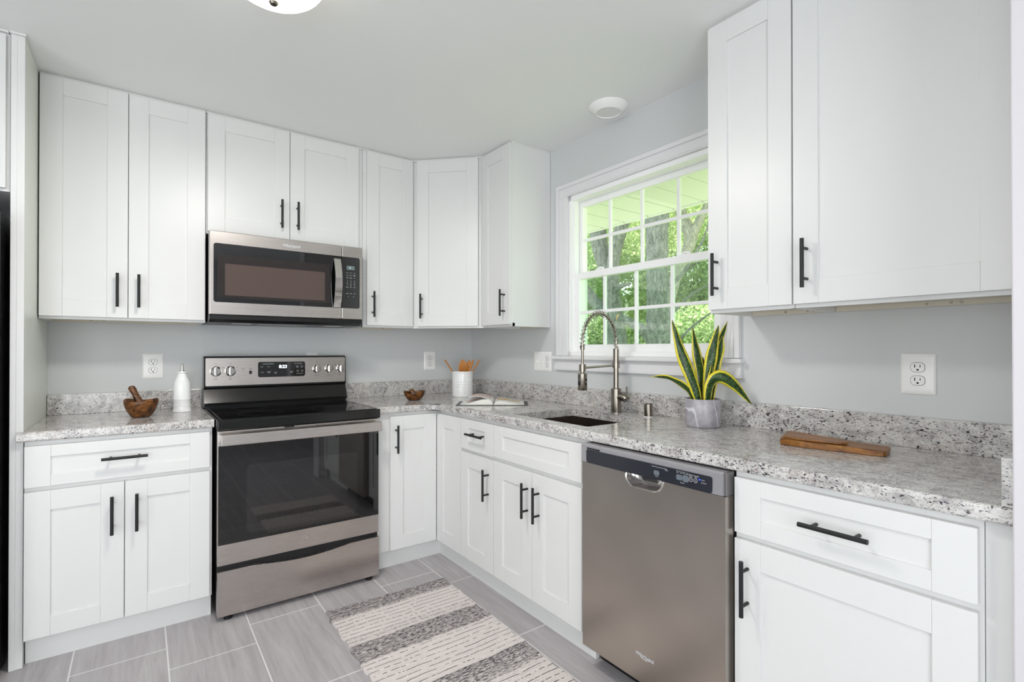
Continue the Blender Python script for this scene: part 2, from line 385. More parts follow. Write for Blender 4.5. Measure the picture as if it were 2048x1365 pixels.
# ---------------------------------------------------------------- window
def window():
    W = -1.6                                     # build facing -y in a local frame: local x = -world y, local y = world x
    a0, a1 = 1.0095, 2.171                        # casing outside left / right
    i0, i1 = 1.099, 2.083                         # casing inside
    root = MB()
    root.box(i0-.002, i0+.018, .0, .135, 1.2, 2.145).box(i1-.018, i1+.002, 0, .135, 1.2, 2.145).box(i0, i1, 0, .135, 2.118, 2.147).box(i0, i1, 0, .135, 1.197, 1.226)
    root.box(i0+.018, i0+.03, .02, .05, 1.226, 2.118).box(i1-.03, i1-.018, .02, .05, 1.226, 2.118)
    r = root.build('window_1', 'vinyl'); r['kind'] = 'structure'; r.rotation_euler = (0, 0, -PI/2)
    c = MB()
    for x0, x1 in ((a0, i0), (i1, a1)):
        s = 1 if x0 == a0 else -1; e = x0 if s == 1 else x1
        c.box(x0, x1, -.018, -.0005, 1.2, 2.145, .003).box(e, e+s*.022, -.026, -.018, 1.2, 2.215, .003).box(e+s*.060, e+s*.068, -.021, -.0175, 1.2, 2.155, .001)
    c.box(a0, a1, -.018, -.0005, 2.145, 2.2185, .003).box(a0, a1, -.027, -.018, 2.196, 2.2185, .003).box(a0+.05, a1-.05, -.021, -.0175, 2.152, 2.160, .001)
    c.build('casing', 'trim', r)
    s = MB().box(.988, 2.187, -.045, .02, 1.178, 1.199, .006, 3); s.build('stool', 'trim', r)
    ap = MB().prism([(-.001, 1.1775), (-.014, 1.1775), (-.016, 1.16), (-.024, 1.128), (-.024, 1.116), (-.001, 1.116)], .993, 2.175, 'x'); ap.build('apron', 'trim', r)
    def sash(name, x0, x1, z0, z1, y0, y1, st, rb, rt, xm, zm, mat='glass'):
        b = MB(); b.box(x0, x0+st, y0, y1, z0, z1, .002).box(x1-st, x1, y0, y1, z0, z1, .002).box(x0+st-.001, x1-st+.001, y0, y1, z0, z0+rb, .002).box(x0+st-.001, x1-st+.001, y0, y1, z1-rt, z1, .002)
        o = b.build(name, 'vinyl', r); ym = (y0+y1)/2
        g = MB().box(x0+st-.002, x1-st+.002, ym-.002, ym+.002, z0+rb-.002, z1-rt+.002); g.build('pane', mat, o)
        k = MB()
        for x in xm: k.box(x-.0085, x+.0085, ym-.008, ym+.008, z0+rb, z1-rt, .002)
        k.box(x0+st, x1-st, ym-.0075, ym+.0075, zm-.0085, zm+.0085, .002); k.build('muntin', 'vinyl', o)
        return o
    sash('upper_sash', 1.117, 2.065, 1.668, 2.118, .072, .104, .026, .03, .034, (1.350, 1.575, 1.800), 1.887)
    lo = sash('lower_sash', 1.117, 2.065, 1.224, 1.688, .028, .066, .040, .042, .038, (1.345, 1.5685, 1.792), 1.4545)
    for x in (1.31, 1.865):
        MB().box(x-.032, x+.032, .036, .062, 1.688, 1.694, .003).tube([(x-.022, .046, 1.697), (x, .044, 1.703), (x+.024, .048, 1.698)], .005, 8).build('sash_lock', 'vinyl', r)
    MB().box(1.122, 2.06, .1085, .1100, 1.236, 1.676).build('insect_screen', 'screen', r)
window()
struct('trim_2', MB().box(.14, .6, -4.5, 2.0, 2.108, 2.15).box(.6, .63, -4.5, 2.0, 2.10, 2.3), 'soffit')
struct('trim_3', MB().box(.141, .16, -4.5, 2.0, -.6, 1.05), 'trim')

# ---------------------------------------------------------------- cabinets
def shaker(x0, x1, z0, z1, y1, th=.019, st=.077, rl=.077, bev=.0014):
    """framed door: face at y1-th, back at y1"""
    b = MB(); y0 = y1-th
    b.box(x0, x0+st, y0, y1, z0, z1, bev).box(x1-st, x1, y0, y1, z0, z1, bev)
    b.box(x0+st, x1-st, y0+.0003, y1, z0, z0+rl, bev).box(x0+st, x1-st, y0+.0003, y1, z1-rl, z1, bev)
    b.box(x0+st-.004, x1-st+.004, y0+.007, y1-.003, z0+rl-.004, z1-rl+.004); return b
def pull(axis, a, b, c, y):
    """bar pull. axis v: at x=c from z=a to b; axis h: at z=c from x=a to b; y: door face"""
    h = MB(); yb = y-.036; L = b-a; p = [a+L*.19, b-L*.19]
    if axis == 'v':
        h.tube([(c, yb, a), (c, yb, b)], .0062, 16)
        for q in p: h.tube([(c, y, q), (c, yb, q)], .0048, 12)
    else:
        h.tube([(a, yb, c), (b, yb, c)], .0062, 16)
        for q in p: h.tube([(q, y, c), (q, yb, c)], .0048, 12)
    return h
def fronts(root, x0, z0, face, items):
    for it in items:
        kind, a, b, c, d, hd = it
        rl = .077 if kind == 'door' else (.046 if d-c > .1 else .04)
        o = shaker(a-x0, b-x0, c-z0, d-z0, -face, rl=rl).build({'door': 'door', 'drawer': 'drawer', 'false': 'false_front'}[kind], 'cab', root)
        if hd:
            ax, p, q, r_ = hd
            (pull('v', p-z0, q-z0, r_-x0, -face-.019) if ax == 'v' else pull('h', p-x0, q-x0, r_-z0, -face-.019)).build('handle', 'black_metal', o)
def upper(label, wall, x0, x1, z0, items, rail=False, group='white wall cabinets', skirt=True, right_side=False):
    z1 = 2.456; loc, rz = wall_frame(wall, x0, z0); root = thing('wall_cabinet', label, 'cabinet', loc, rz, group)
    W = x1-x0; H = z1-z0; face = .2936; b = MB()
    sk = .02 if skirt else 0
    b.box(.0005, W-.0005, -face, -.002, sk, H, .0008)
    if skirt: b.box(.0005, .0165, -face+.001, -.002, 0, sk+.001).box(W-.0165, W-.0005, -face+.001, -.002, 0, sk+.001).box(.0005, W-.0005, -face, -face+.019, 0, sk+.001, .0008)
    b.build('body', 'cab', root)
    if skirt: MB().box(.017, W-.017, -face+.02, -.02, sk-.003, sk-.0005).build('bottom_panel', 'cab_wood', root)
    if skirt:
        k = MB().box(.017, W-.017, -.018, -.002, 0.0, sk-.0002).build('mounting_rail', 'cab_wood', root)
        if rail:
            for q in rail: MB().tube([(q-x0, -.0178, .009), (q-x0, -.0195, .009)], .0045, 12).tube([(q-x0, -.0194, .009), (q-x0, -.0199, .009)], .002, 8).build('screw', 'chrome', k)
    MB().box(0.0005, W-.0005, -face-.006, -.002 if right_side else -face+.012, H+.0005, CEIL-z0-.0005, .001).build('crown_strip', 'cab', root)
    fronts(root, x0, z0, face, items); return root
ZU = 1.3745; ZD = 1.387; ZT = 2.4535; HZ = (1.436, 1.593)
upper('tall white wall cabinet with two doors left of the microwave', 'back', -2.4125, -1.782, ZU,
      [('door', -2.4102, -2.1000, ZD, ZT, ('v', *HZ, -2.138)), ('door', -2.0970, -1.7855, ZD, ZT, ('v', *HZ, -2.0575))], rail=(-2.25, -2.2))
upper('short white wall cabinet with two doors directly above the microwave', 'back', -1.781, -.962, 1.836,
      [('door', -1.7750, -1.3815, 1.846, ZT, ('v', 1.905, 2.060, -1.4265)), ('door', -1.3785, -.9905, 1.846, ZT, ('v', 1.905, 2.060, -1.3425))], skirt=False)
upper('narrow white wall cabinet with one door right of the microwave', 'back', -.961, -.6265, ZU,
      [('door', -.9384, -.6336, ZD, ZT, ('v', *HZ, -.9055))], rail=(-.9, -.72))
upper('narrow white wall cabinet with one door between the corner and the window', 'right', .6265, .9315, ZU,
      [('door', .6205, .9275, ZD, ZT, ('v', *HZ, .881))], rail=(.85, .88), right_side=True)
upper('white wall cabinet with one narrow door just right of the window', 'right', 2.2095, 2.5195, ZU,
      [('door', 2.2125, 2.5172, ZD, ZT, ('v', *HZ, 2.2515))], rail=(2.36, 2.44, 2.46))
upper('white wall cabinet with one wide door above the counter at the right end', 'right', 2.5200, 3.0965, ZU,
      [('door', 2.5225, 3.0615, ZD, ZT, ('v', *HZ, 2.566))], rail=(2.80, 2.86, 2.885))
def corner_upper():
    root = thing('corner_wall_cabinet', 'white diagonal wall cabinet in the corner above the utensil crock', 'cabinet', (0, 0, ZU), 0)
    H = 2.456-ZU; P = [(-.002, -.002), (-.625, -.002), (-.625, -.2936), (-.2936, -.625), (-.002, -.625)]
    MB().prism(P, .018, H, 'z').prism([(-.625, -.2936), (-.2936, -.625), (-.2936, -.60), (-.60, -.2936)], 0, .019, 'z').build('body', 'cab', root)
    MB().prism([(-.02, -.02), (-.58, -.02), (-.58, -.30), (-.30, -.58), (-.02, -.58)], .0155, .0178, 'z').build('bottom_panel', 'cab_wood', root)
    MB().prism([(-.629, -.2998), (-.2998, -.629), (-.2856, -.6148), (-.6148, -.2856)], H+.0005, CEIL-ZU-.0005, 'z').build('crown_strip', 'cab', root)
    # door lies on the line x + y = -.9186, 45 degrees
    L = .4016; d = shaker(-L/2, L/2, ZD-ZU, ZT-ZU, -.0015); h = pull('v', HZ[0]-ZU, HZ[1]-ZU, -L/2+.034, -.0205)
    for b in (d, h):
        b.turn(-PI/4); b.v = [(x-.459, y-.459, z) for x, y, z in b.v]
    o = d.build('door', 'cab', root); h.build('handle', 'black_metal', o)
corner_upper()

def base(label, wall, x0, x1, items, open_top=False, kick=True, left_end=False, name='base_cabinet'):
    loc, rz = wall_frame(wall, x0, 0); root = thing(name, label, 'cabinet', loc, rz, 'white base cabinets'); W = x1-x0; f = .61; b = MB(); zt = ZCB-.001
    if open_top:
        b.box(.0001, .018, -f+.019, -.03, .104, zt).box(W-.018, W-.0001, -f+.019, -.03, .104, zt).box(.018, W-.018, -f+.019, -.03, .104, .12).box(.0001, W-.0001, -f, -f+.019, .104, zt)
    else: b.box(.0001, W-.0001, -f, -.03, .104, zt)
    b.build('body', 'cab', root)
    if kick: MB().box(.0005, W-.0005, -.580, -.562, .0005, .1035).build('toe_kick', 'cab', root)
    fronts(root, x0, 0, f, items); return root
DZ = (.6985, .8598); OZ = (.1086, .6807)
base('white base cabinet with two doors and a drawer left of the stove', 'back', -2.4125, -1.782,
     [('drawer', -2.4112, -1.7923, *DZ, ('h', -2.178, -2.023, .787)), ('door', -2.4112, -2.1035, *OZ, ('v', .472, .630, -2.143)), ('door', -2.1005, -1.7923, *OZ, ('v', .472, .629, -2.0605))])
def corner_base():
    root = thing('corner_base_cabinet', 'white corner base cabinet with two folding doors right of the stove', 'cabinet', (0, 0, 0), 0, 'white base cabinets')
    P = [(-.03, -.03), (-.9985, -.03), (-.9985, -.61), (-.61, -.61), (-.61, -.9035), (-.03, -.9035)]
    MB().prism(P, .104, ZCB-.001, 'z').build('body', 'cab', root)
    k = [(-.9985, -.562), (-.9985, -.58), (-.58, -.58), (-.58, -.9035), (-.562, -.9035), (-.562, -.562)]
    MB().prism(k, .0005, .1035, 'z').build('toe_kick', 'cab', root)
    o = shaker(-.9193, -.6325, OZ[0], DZ[1], -.611, rl=.077).build('door', 'cab', root); pull('v', .656, .812, -.8885, -.63).build('handle', 'black_metal', o)
    d = shaker(.6325, .9005, OZ[0], DZ[1], -.611); d.v = [(y, -x, z) for x, y, z in d.v]; d.build('door', 'cab', root)
corner_base()
base('narrow white base cabinet with one drawer and one door left of the sink cabinet', 'right', .9045, 1.2255,
     [('drawer', .9066, 1.2231, *DZ, ('h', 1.012, 1.168, .789)), ('door', .9066, 1.2231, *OZ, ('v', .474, .632, 1.184))])
base('white sink base cabinet with two doors under the sink, left of the dishwasher', 'right', 1.2256, 1.8865,
     [('false', 1.2275, 1.8535, .7015, .8598, None), ('door', 1.2275, 1.5335, *OZ, ('v', .475, .634, 1.505)), ('door', 1.5365, 1.8535, *OZ, ('v', .473, .630, 1.586))], open_top=True)
base('white base cabinet with one drawer and one door right of the dishwasher', 'right', 2.4945, 3.0465,
     [('drawer', 2.4985, 3.0384, *DZ, ('h', 2.694, 2.852, .7815)), ('door', 2.4985, 3.0384, *OZ, ('v', .472, .631, 2.539))])
tag(MB().box(-.61, -.585, -3.0965, -3.0475, .0005, ZCB-.001, .0008).build('filler_panel', 'cab'), 'narrow white filler strip between the far right base cabinet and the wall', 'panel')

# refrigerator bay
ep = MB().box(-2.455, -2.4375, -.612, -.003, .0005, 2.456, .001).build('end_panel', 'cab')
tag(ep, 'tall white end panel between the refrigerator and the left counter', 'panel')
MB().box(-2.4375, -2.4153, -.590, -.003, .001, 2.456).build('side_skin', 'panel_side', ep)
MB().box(-2.4375, -2.4153, -.612, -.590, .001, 2.456, .001).build('front_strip', 'cab', ep)
MB().box(-2.459, -2.4115, -.620, -.300, 2.4565, CEIL-.0005, .001).build('crown_strip', 'cab', ep)
def fridge():
    fc = thing('wall_cabinet', 'white cabinet above the black refrigerator, cut by the left photo edge', 'cabinet', (-3.38, 0, 1.846), 0, 'white wall cabinets')
    W = .924; MB().box(0, W-.0015, -.60, -.003, 0, .61, .001).build('body', 'cab', fc)
    MB().box(0, W-.0055, -.612, -.58, .6105, CEIL-1.846-.0005, .001).build('crown_strip', 'cab', fc)
    for a, b in ((.006, .455), (.458, .912)): shaker(a, b, .010, .60, -.601).build('door', 'cab', fc)
    r = thing('refrigerator', 'black refrigerator at the left photo edge beside the tall white panel', 'refrigerator', (-3.375, 0, 0), 0)
    MB().box(0, .90, -.66, -.03, .02, 1.76, .006).build('body', 'fridge', r)
    for a, b, n in ((0.0, .449, .40), (.452, .90, .50)):
        d = MB().box(a, b, -.725, -.662, .72, 1.755, .008).build('door', 'fridge', r)
        MB().tube([(n, -.725, .85), (n, -.765, .87), (n, -.765, 1.55), (n, -.725, 1.57)], .011, 12).build('handle', 'black_plastic', d)
    d = MB().box(0, .90, -.725, -.662, .06, .712, .008).build('drawer', 'fridge', r)
    MB().tube([(.12, -.725, .64), (.14, -.765, .64), (.76, -.765, .64), (.78, -.725, .64)], .011, 12).build('handle', 'black_plastic', d)
    MB().box(.01, .89, -.64, -.05, .0005, .02).build('foot', 'black_plastic', r)
fridge()

# ---------------------------------------------------------------- countertops, backsplashes, sink
def slab(cells_x, cells_y, inside, extra, front, name, label):
    bm = bmesh.new(); vd = {}
    def V(x, y):
        k = (round(x, 5), round(y, 5))
        if k not in vd: vd[k] = bm.verts.new((x, y, ZC))
        return vd[k]
    for i in range(len(cells_x)-1):
        for j in range(len(cells_y)-1):
            cx = (cells_x[i]+cells_x[i+1])/2; cy = (cells_y[j]+cells_y[j+1])/2
            if inside(cx, cy): bm.faces.new([V(cells_x[i], cells_y[j]), V(cells_x[i+1], cells_y[j]), V(cells_x[i+1], cells_y[j+1]), V(cells_x[i], cells_y[j+1])])
    for poly in extra: bm.faces.new([V(*p) for p in poly])
    bmesh.ops.recalc_face_normals(bm, faces=bm.faces[:])
    ex = bmesh.ops.extrude_face_region(bm, geom=bm.faces[:])
    for v in [e for e in ex['geom'] if isinstance(e, bmesh.types.BMVert)]: v.co.z = ZCB
    bmesh.ops.recalc_face_normals(bm, faces=bm.faces[:])
    es = []
    for e in bm.edges:
        a, b = e.verts
        if len(e.link_faces) == 2 and abs(a.co.z-b.co.z) < 1e-6 and front((a.co.x+b.co.x)/2, (a.co.y+b.co.y)/2) and any(abs(f.normal.z) < .1 for f in e.link_faces) and any(abs(f.normal.z) > .9 for f in e.link_faces): es.append(e)
    bmesh.ops.bevel(bm, geom=es, offset=.007, segments=3, profile=.5, affect='EDGES')
    m = MB(); m.bm(bm); o = m.build(name, 'granite'); tag(o, label, 'countertop', 'speckled granite countertops'); return o
slab([-2.433, -2.4135, -1.7765], [-.637, -.6135, -.0015], lambda x, y: not (x < -2.4135 and y > -.6135), [], lambda x, y: y < -.63, 'countertop',
     'short speckled granite countertop between the tall panel and the stove')
F = -.637; q = .055
arc = [(F-q+q*math.cos(a), F-q+q*math.sin(a)) for a in [PI/2*k/8 for k in range(9)]]     # from the right-hand run to the back run
slab([-.998, F-q, F, -.552, -.158, -.0015], [-3.0965, -1.812, -1.300, F-q, F, -.0015],
     lambda x, y: (y > F or x > F) and not (-.552 < x < -.158 and -1.812 < y < -1.300),
     [[(F, F), (F-q, F)]+arc[::-1][1:-1]+[(F, F-q)]], lambda x, y: (y < F+.001 and x < F+.001), 'countertop', 'long L-shaped speckled granite countertop with the sink cut into it')
def splash(label, *b): tag(MB().box(*b, .001).build('backsplash', 'granite'), label, 'backsplash', 'low granite backsplash strips')
ZB = 1.0172
splash('low granite backsplash strip behind the big mortar, left of the stove', -2.4135, -1.778, -.022, -.001, ZC+.0003, ZB)
splash('low granite backsplash strip between the stove and the utensil crock corner', -.997, -.0225, -.022, -.001, ZC+.0003, ZB)
splash('long low granite backsplash strip below the window', -.022, -.001, -3.076, -.001, ZC+.0003, ZB)
splash('granite side splash against the wall at the far right counter end', -.634, -.001, -3.0967, -3.0765, ZC+.0003, ZB)
def sink():
    r = thing('kitchen_sink', 'undermount stainless sink set into the granite countertop', 'sink', (-.355, -1.556, .69), 0)
    x, y, t, H = .204, .262, .004, .1885
    MB().box(-x-t, -x, -y-t, y+t, 0, H).box(x, x+t, -y-t, y+t, 0, H).box(-x, x, -y-t, -y, 0, H).box(-x, x, y, y+t, 0, H).box(-x, x, -y, y, 0, t).build('basin', 'sink', r)
    MB().lathe([(0, .0042), (.03, .0042), (.042, .0055), (.045, .0042)], (.05, 0, 0), 24).build('drain', 'chrome', r)
sink()

# ---------------------------------------------------------------- stove
def rounded(x0, x1, z0, z1, r, n=5):
    P = []
    for cx, cz, a in ((x1-r, z1-r, 0), (x0+r, z1-r, 90), (x0+r, z0+r, 180), (x1-r, z0+r, 270)):
        for k in range(n+1): t = R(a+90*k/n); P.append((cx+r*math.cos(t), cz+r*math.sin(t)))
    return P
def stove():
    X0 = -1.7715; W = .766
    r = thing('stove', 'freestanding stainless electric stove with black glass oven door', 'stove', (X0, 0, 0), 0)
    MB().box(.004, W-.004, -.640, -.035, .022, .862, .002).build('body', 'black_enamel', r)
    for x in (.05, W-.05):
        for y in (-.662, -.10): MB().lathe([(.018, 0.0005), (.018, .014), (.010, .016), (.010, .0245)], (x, y, 0), 16).build('foot', 'black_plastic', r)
    ct = MB().box(0, W, -.700, -.12, .868, .917, .006, 3).box(.0, W, -.13, -.035, .868, .935, .004); ct = ct.build('cooktop', 'black_enamel', r)
    MB().box(.018, W-.018, -.684, -.135, .9165, .9195, .001).build('glass_top', 'black_glass', ct)
    for (x, y, q) in ((.2, -.54, .095), (.57, -.54, .115), (.2, -.27, .085), (.57, -.27, .085)):
        MB().lathe([(q-.002, .9196), (q-.002, .9198), (q, .9198), (q, .9196)], (x, y, 0), 48).build('burner_ring', 'dw_inset', ct)
    # back guard
    bgd = MB().prism([(-.035, .93), (-.135, .93), (-.137, .945), (-.100, 1.02), (-.112, 1.028), (-.108, 1.190), (-.09, 1.2), (-.035, 1.2)], -.001, W+.004, 'x').build('backguard', 'black_enamel', r)
    fp = MB().prism(rounded(.006, W-.003, 1.037, 1.190, .006), -.118, -.109, 'y').build('control_panel', 'steel', bgd)
    y = -.118
    MB().prism(rounded(.264, .522, 1.078, 1.166, .012), y-.002, y, 'y').build('display_panel', 'black_glass', bgd)
    t = MB().text('Cooking Options', .0085, .318, y-.002, 1.154, 0).text('Oven Settings', .0075, .482, y-.002, 1.155, 0)
    for s_, x, z in (('Bake', .285, 1.138), ('Broil', .320, 1.138), ('Warm', .287, 1.105), ('Convect\nBake', .322, 1.106), ('Start\nEnter', .358, 1.102), ('+', .390, 1.103), ('-', .414, 1.103), ('Cancel\nOff', .444, 1.104), ('Clock\nTimer', .478, 1.136), ('Set\nClock', .503, 1.137), ('Cook\nTime', .480, 1.110), ('Delay\nTime', .505, 1.110), ('Lock Controls', .491, 1.095)):
        t.text(s_, .0062, x, y-.002, z, 0)
    t.build('legend', 'legend_white', bgd)
    MB().text('8:23', .026, .398, y-.002, 1.137, bold=.0006).build('clock_digits', 'digits', bgd)
    MB().box(.219, .233, y-.003, y+.001, 1.098, 1.117, .001).build('rocker_switch', 'black_plastic', bgd)
    lg = MB().lathe([(0, 0), (.003, 0)], (0, 0, 0), 10)
    lg = MB().text('Oven\nLight', .006, .226, y, 1.127).text('Surface\nOn', .006, .190, y, 1.127).text('.', .02, .190, y, 1.112)
    for x in (.054, .125):
        for s_, dx, dz in (('OFF', 0, .040), ('LO', -.032, .02), ('HI', .032, .02), ('MED', 0, -.036), ('FRONT' if x < .1 else 'REAR', 0, -.046)): lg.text(s_, .0062, x+dx, y, 1.1175+dz)
    for x in (.590, .663, .733):
        for s_, dx, dz in (('OFF', 0, .042), ('LO', -.028, .022), ('HI', .028, .022), ({.590: 'WARMING', .663: 'REAR', .733: 'FRONT'}[x], 0, -.040)): lg.text(s_, .0062, x+dx, y, 1.120+dz)
    lg.build('legend', 'legend_dark', bgd)
    for x in (.054, .125, .590, .663, .733):
        rr = .028 if x < .2 else .025; z = 1.1175 if x < .2 else 1.120
        k = MB().lathe([(0, 0), (rr, 0), (rr, .004), (rr*.86, .006), (rr*.82, .016), (rr*.72, .019), (0, .019)], n=28)
        k.v = [(x+a, y-c_, z+b) for a, b, c_ in k.v]; kn = k.build('knob', 'chrome', bgd)
        MB().box(x-.007, x+.007, y-.030, y-.017, z-rr*.92, z+rr*.92, .003).build('knob_grip', 'chrome', bgd)
    # oven door
    d = MB().box(.004, W-.004, -.683, -.642, .2515, .8665, .003).build('oven_door', 'steel', r)
    MB().box(.006, W-.006, -.687, -.6825, .347, .7975, .001).build('door_glass', 'black_glass', r)
    g = MB().prism(rounded(.122, .644, .382, .70, .02), -.6876, -.6868, 'y').build('oven_window', 'oven_inner', r)
    h = MB().box(.012, W-.004, -.735, -.722, .803, .853, .004, 3)
    h.build('oven_handle', 'steel', r)
    for x in (.014, W-.10): MB().box(x, x+.09, -.724, -.682, .812, .845, .004).build('handle_bracket', 'steel', r)
    MB().box(.285, .33, -.690, -.66, .858, .868).build('door_latch', 'black_plastic', r)
    # emblem: ring with a flourished monogram
    zc = .3; xc = W/2+.008; e = MB()
    e.tube([(xc+.0165*math.cos(a), -.6838, zc+.0165*math.sin(a)) for a in [2*PI*k/40 for k in range(41)]], .0009, 8, False)
    for q in range(4):
        a0 = PI/4+q*PI/2
        e.tube([(xc+.0145*math.cos(a0+u*.55)*(1-.35*abs(u)), -.6838, zc+.0145*math.sin(a0+u*.55)*(1-.35*abs(u))) for u in [-1+k/6 for k in range(13)]], .0006, 6, False)
    e.text('GE', .014, xc, -.6835, zc, shear=.3, sx=.8, bold=.0002); e.build('emblem', 'chrome', r)
    # warming drawer with a curved scoop along its top edge
    P = [(.004, .0235), (W-.004, .0235), (W-.004, .2275)]+[(W*(.80-.6*k/16), .2275-.020*math.sin(PI*k/16)) for k in range(17)]+[(.004, .2275)]
    MB().prism(P, -.690, -.645, 'y').build('storage_drawer', 'steel', r)
    MB().box(.004, W-.004, -.664, -.642, .18, .250).build('drawer_recess', 'black_plastic', r)
stove()

# ---------------------------------------------------------------- microwave
def microwave():
    X0 = -1.777; W = .772; Z0 = 1.376; r = thing('microwave', 'stainless over-the-range microwave mounted above the stove', 'microwave', (X0, 0, Z0), 0)
    zb = 1.4125-Z0; zt = 1.8325-Z0; f = -.414
    MB().box(.004, W-.004, -.375, -.004, .012, zt, .002).build('body', 'black_plastic', r)
    MB().prism([(-.02, .0), (-.37, .0), (-.405, .014), (-.408, zb-.002), (-.02, zb-.002)], .002, W-.002, 'x').build('base', 'black_plastic', r)
    v = MB()
    for k in range(14): v.box(.25+.018*k, .262+.018*k, -.30, -.16, -.0012, .0002)
    v.build('grease_filter', 'steel', r)
    for x in (.12, W-.17): MB().box(x, x+.09, -.30, -.22, -.0015, .0002, .0005).build('task_light', 'lens', r)
    d = MB().box(0, .6515, f, -.376, zb, zt, .004, 3).build('door', 'steel', r); c = MB().box(.6535, W, f, -.376, zb, zt, .004, 3).build('control_frame', 'steel', r)
    zw0 = 1.4755-Z0; zw1 = 1.7705-Z0
    P = rounded(.018, .80, zw0, zw1, .012); P = [(min(x, .6515), z) for x, z in P]
    MB().prism([p for i, p in enumerate(P) if i == 0 or p != P[i-1]], f-.002, f+.001, 'y').build('door_glass', 'black_glass', d)
    MB().prism(rounded(.035, .585, zw0+.022, zw1-.055, .006), f-.0026, f-.0015, 'y').build('window_frame', 'mic_window', d)
    MB().prism(rounded(.068, .558, zw0+.036, zw1-.10, .003), f-.0030, f-.0024, 'y').build('window_mesh', 'mic_mesh', d)
    P = rounded(.50, .756, zw0, zw1, .012); P = [(max(x, .6535), z) for x, z in P]; P = [p for i, p in enumerate(P) if i == 0 or p != P[i-1]]
    MB().prism(P[:-1] if P[-1] == P[0] else P, f-.002, f+.001, 'y').build('control_panel', 'black_glass', c)
    y = f-.002
    MB().box(.680, .726, y-.0008, y, 1.697-Z0, 1.720-Z0).build('display', 'screen_grey', c)
    MB().text('0', .014, .700, y-.001, 1.7085-Z0).build('display_digits', 'display_blue', c)
    t = MB()
    for j, row in enumerate((('Popcorn', 'Potato', 'Pizza'), ('Reheat', 'Defrost', 'Soften\nMelt'), ('Cook\nTime', 'Cook\nPower', 'Timer'))):
        for i, s_ in enumerate(row): t.text(s_, .0048, .684+.0205*i, y, 1.680-Z0-.0145*j)
    for j, row in enumerate((('1', '2', '3'), ('4', '5', '6'), ('7', '8', '9'), ('Cancel', '0', 'Start'))):
        for i, s_ in enumerate(row): t.text(s_, .0095 if len(s_) == 1 else .0062, .684+.0205*i, y, 1.632-Z0-.0118*j)
    for i, s_ in enumerate(('Light', 'Vent', 'Off')): t.text(s_, .0065, .684+.0205*i, y, 1.560-Z0)
    t.text('*', .012, .690, y, 1.541-Z0).text('*', .012, .720, y, 1.541-Z0); t.build('legend', 'legend_white', c)
    MB().text('Whirlpool', .0215, .383, f, 1.797-Z0, bold=.0004).tube([(.383+.016*math.cos(a)*1.5, f-.0006, 1.7945-Z0+.0075*math.sin(a)) for a in [PI*.7+1.5*PI*k/20 for k in range(21)]], .0008, 6).build('logo', 'legend_white', d)
    h = MB(); n = 15
    for k in range(n):
        u = -1+2*k/(n-1); z = (1.477+1.753)/2-Z0+u*.138; yy = f-.012-.034*(1-u*u)
        h.v += [(.605, yy, z), (.643, yy, z), (.643, yy+.008, z), (.605, yy+.008, z)]
    for k in range(n-1):
        for i in range(4): h.f.append((k*4+i, k*4+(i+1) % 4, (k+1)*4+(i+1) % 4, (k+1)*4+i))
    h.f += [(3, 2, 1, 0), tuple((n-1)*4+i for i in range(4))]; h.mi = [0]*len(h.f)
    h.box(.608, .640, f-.012, f, 1.479-Z0, 1.490-Z0).box(.608, .640, f-.012, f, 1.740-Z0, 1.751-Z0); h.build('door_handle', 'chrome', d)
microwave()

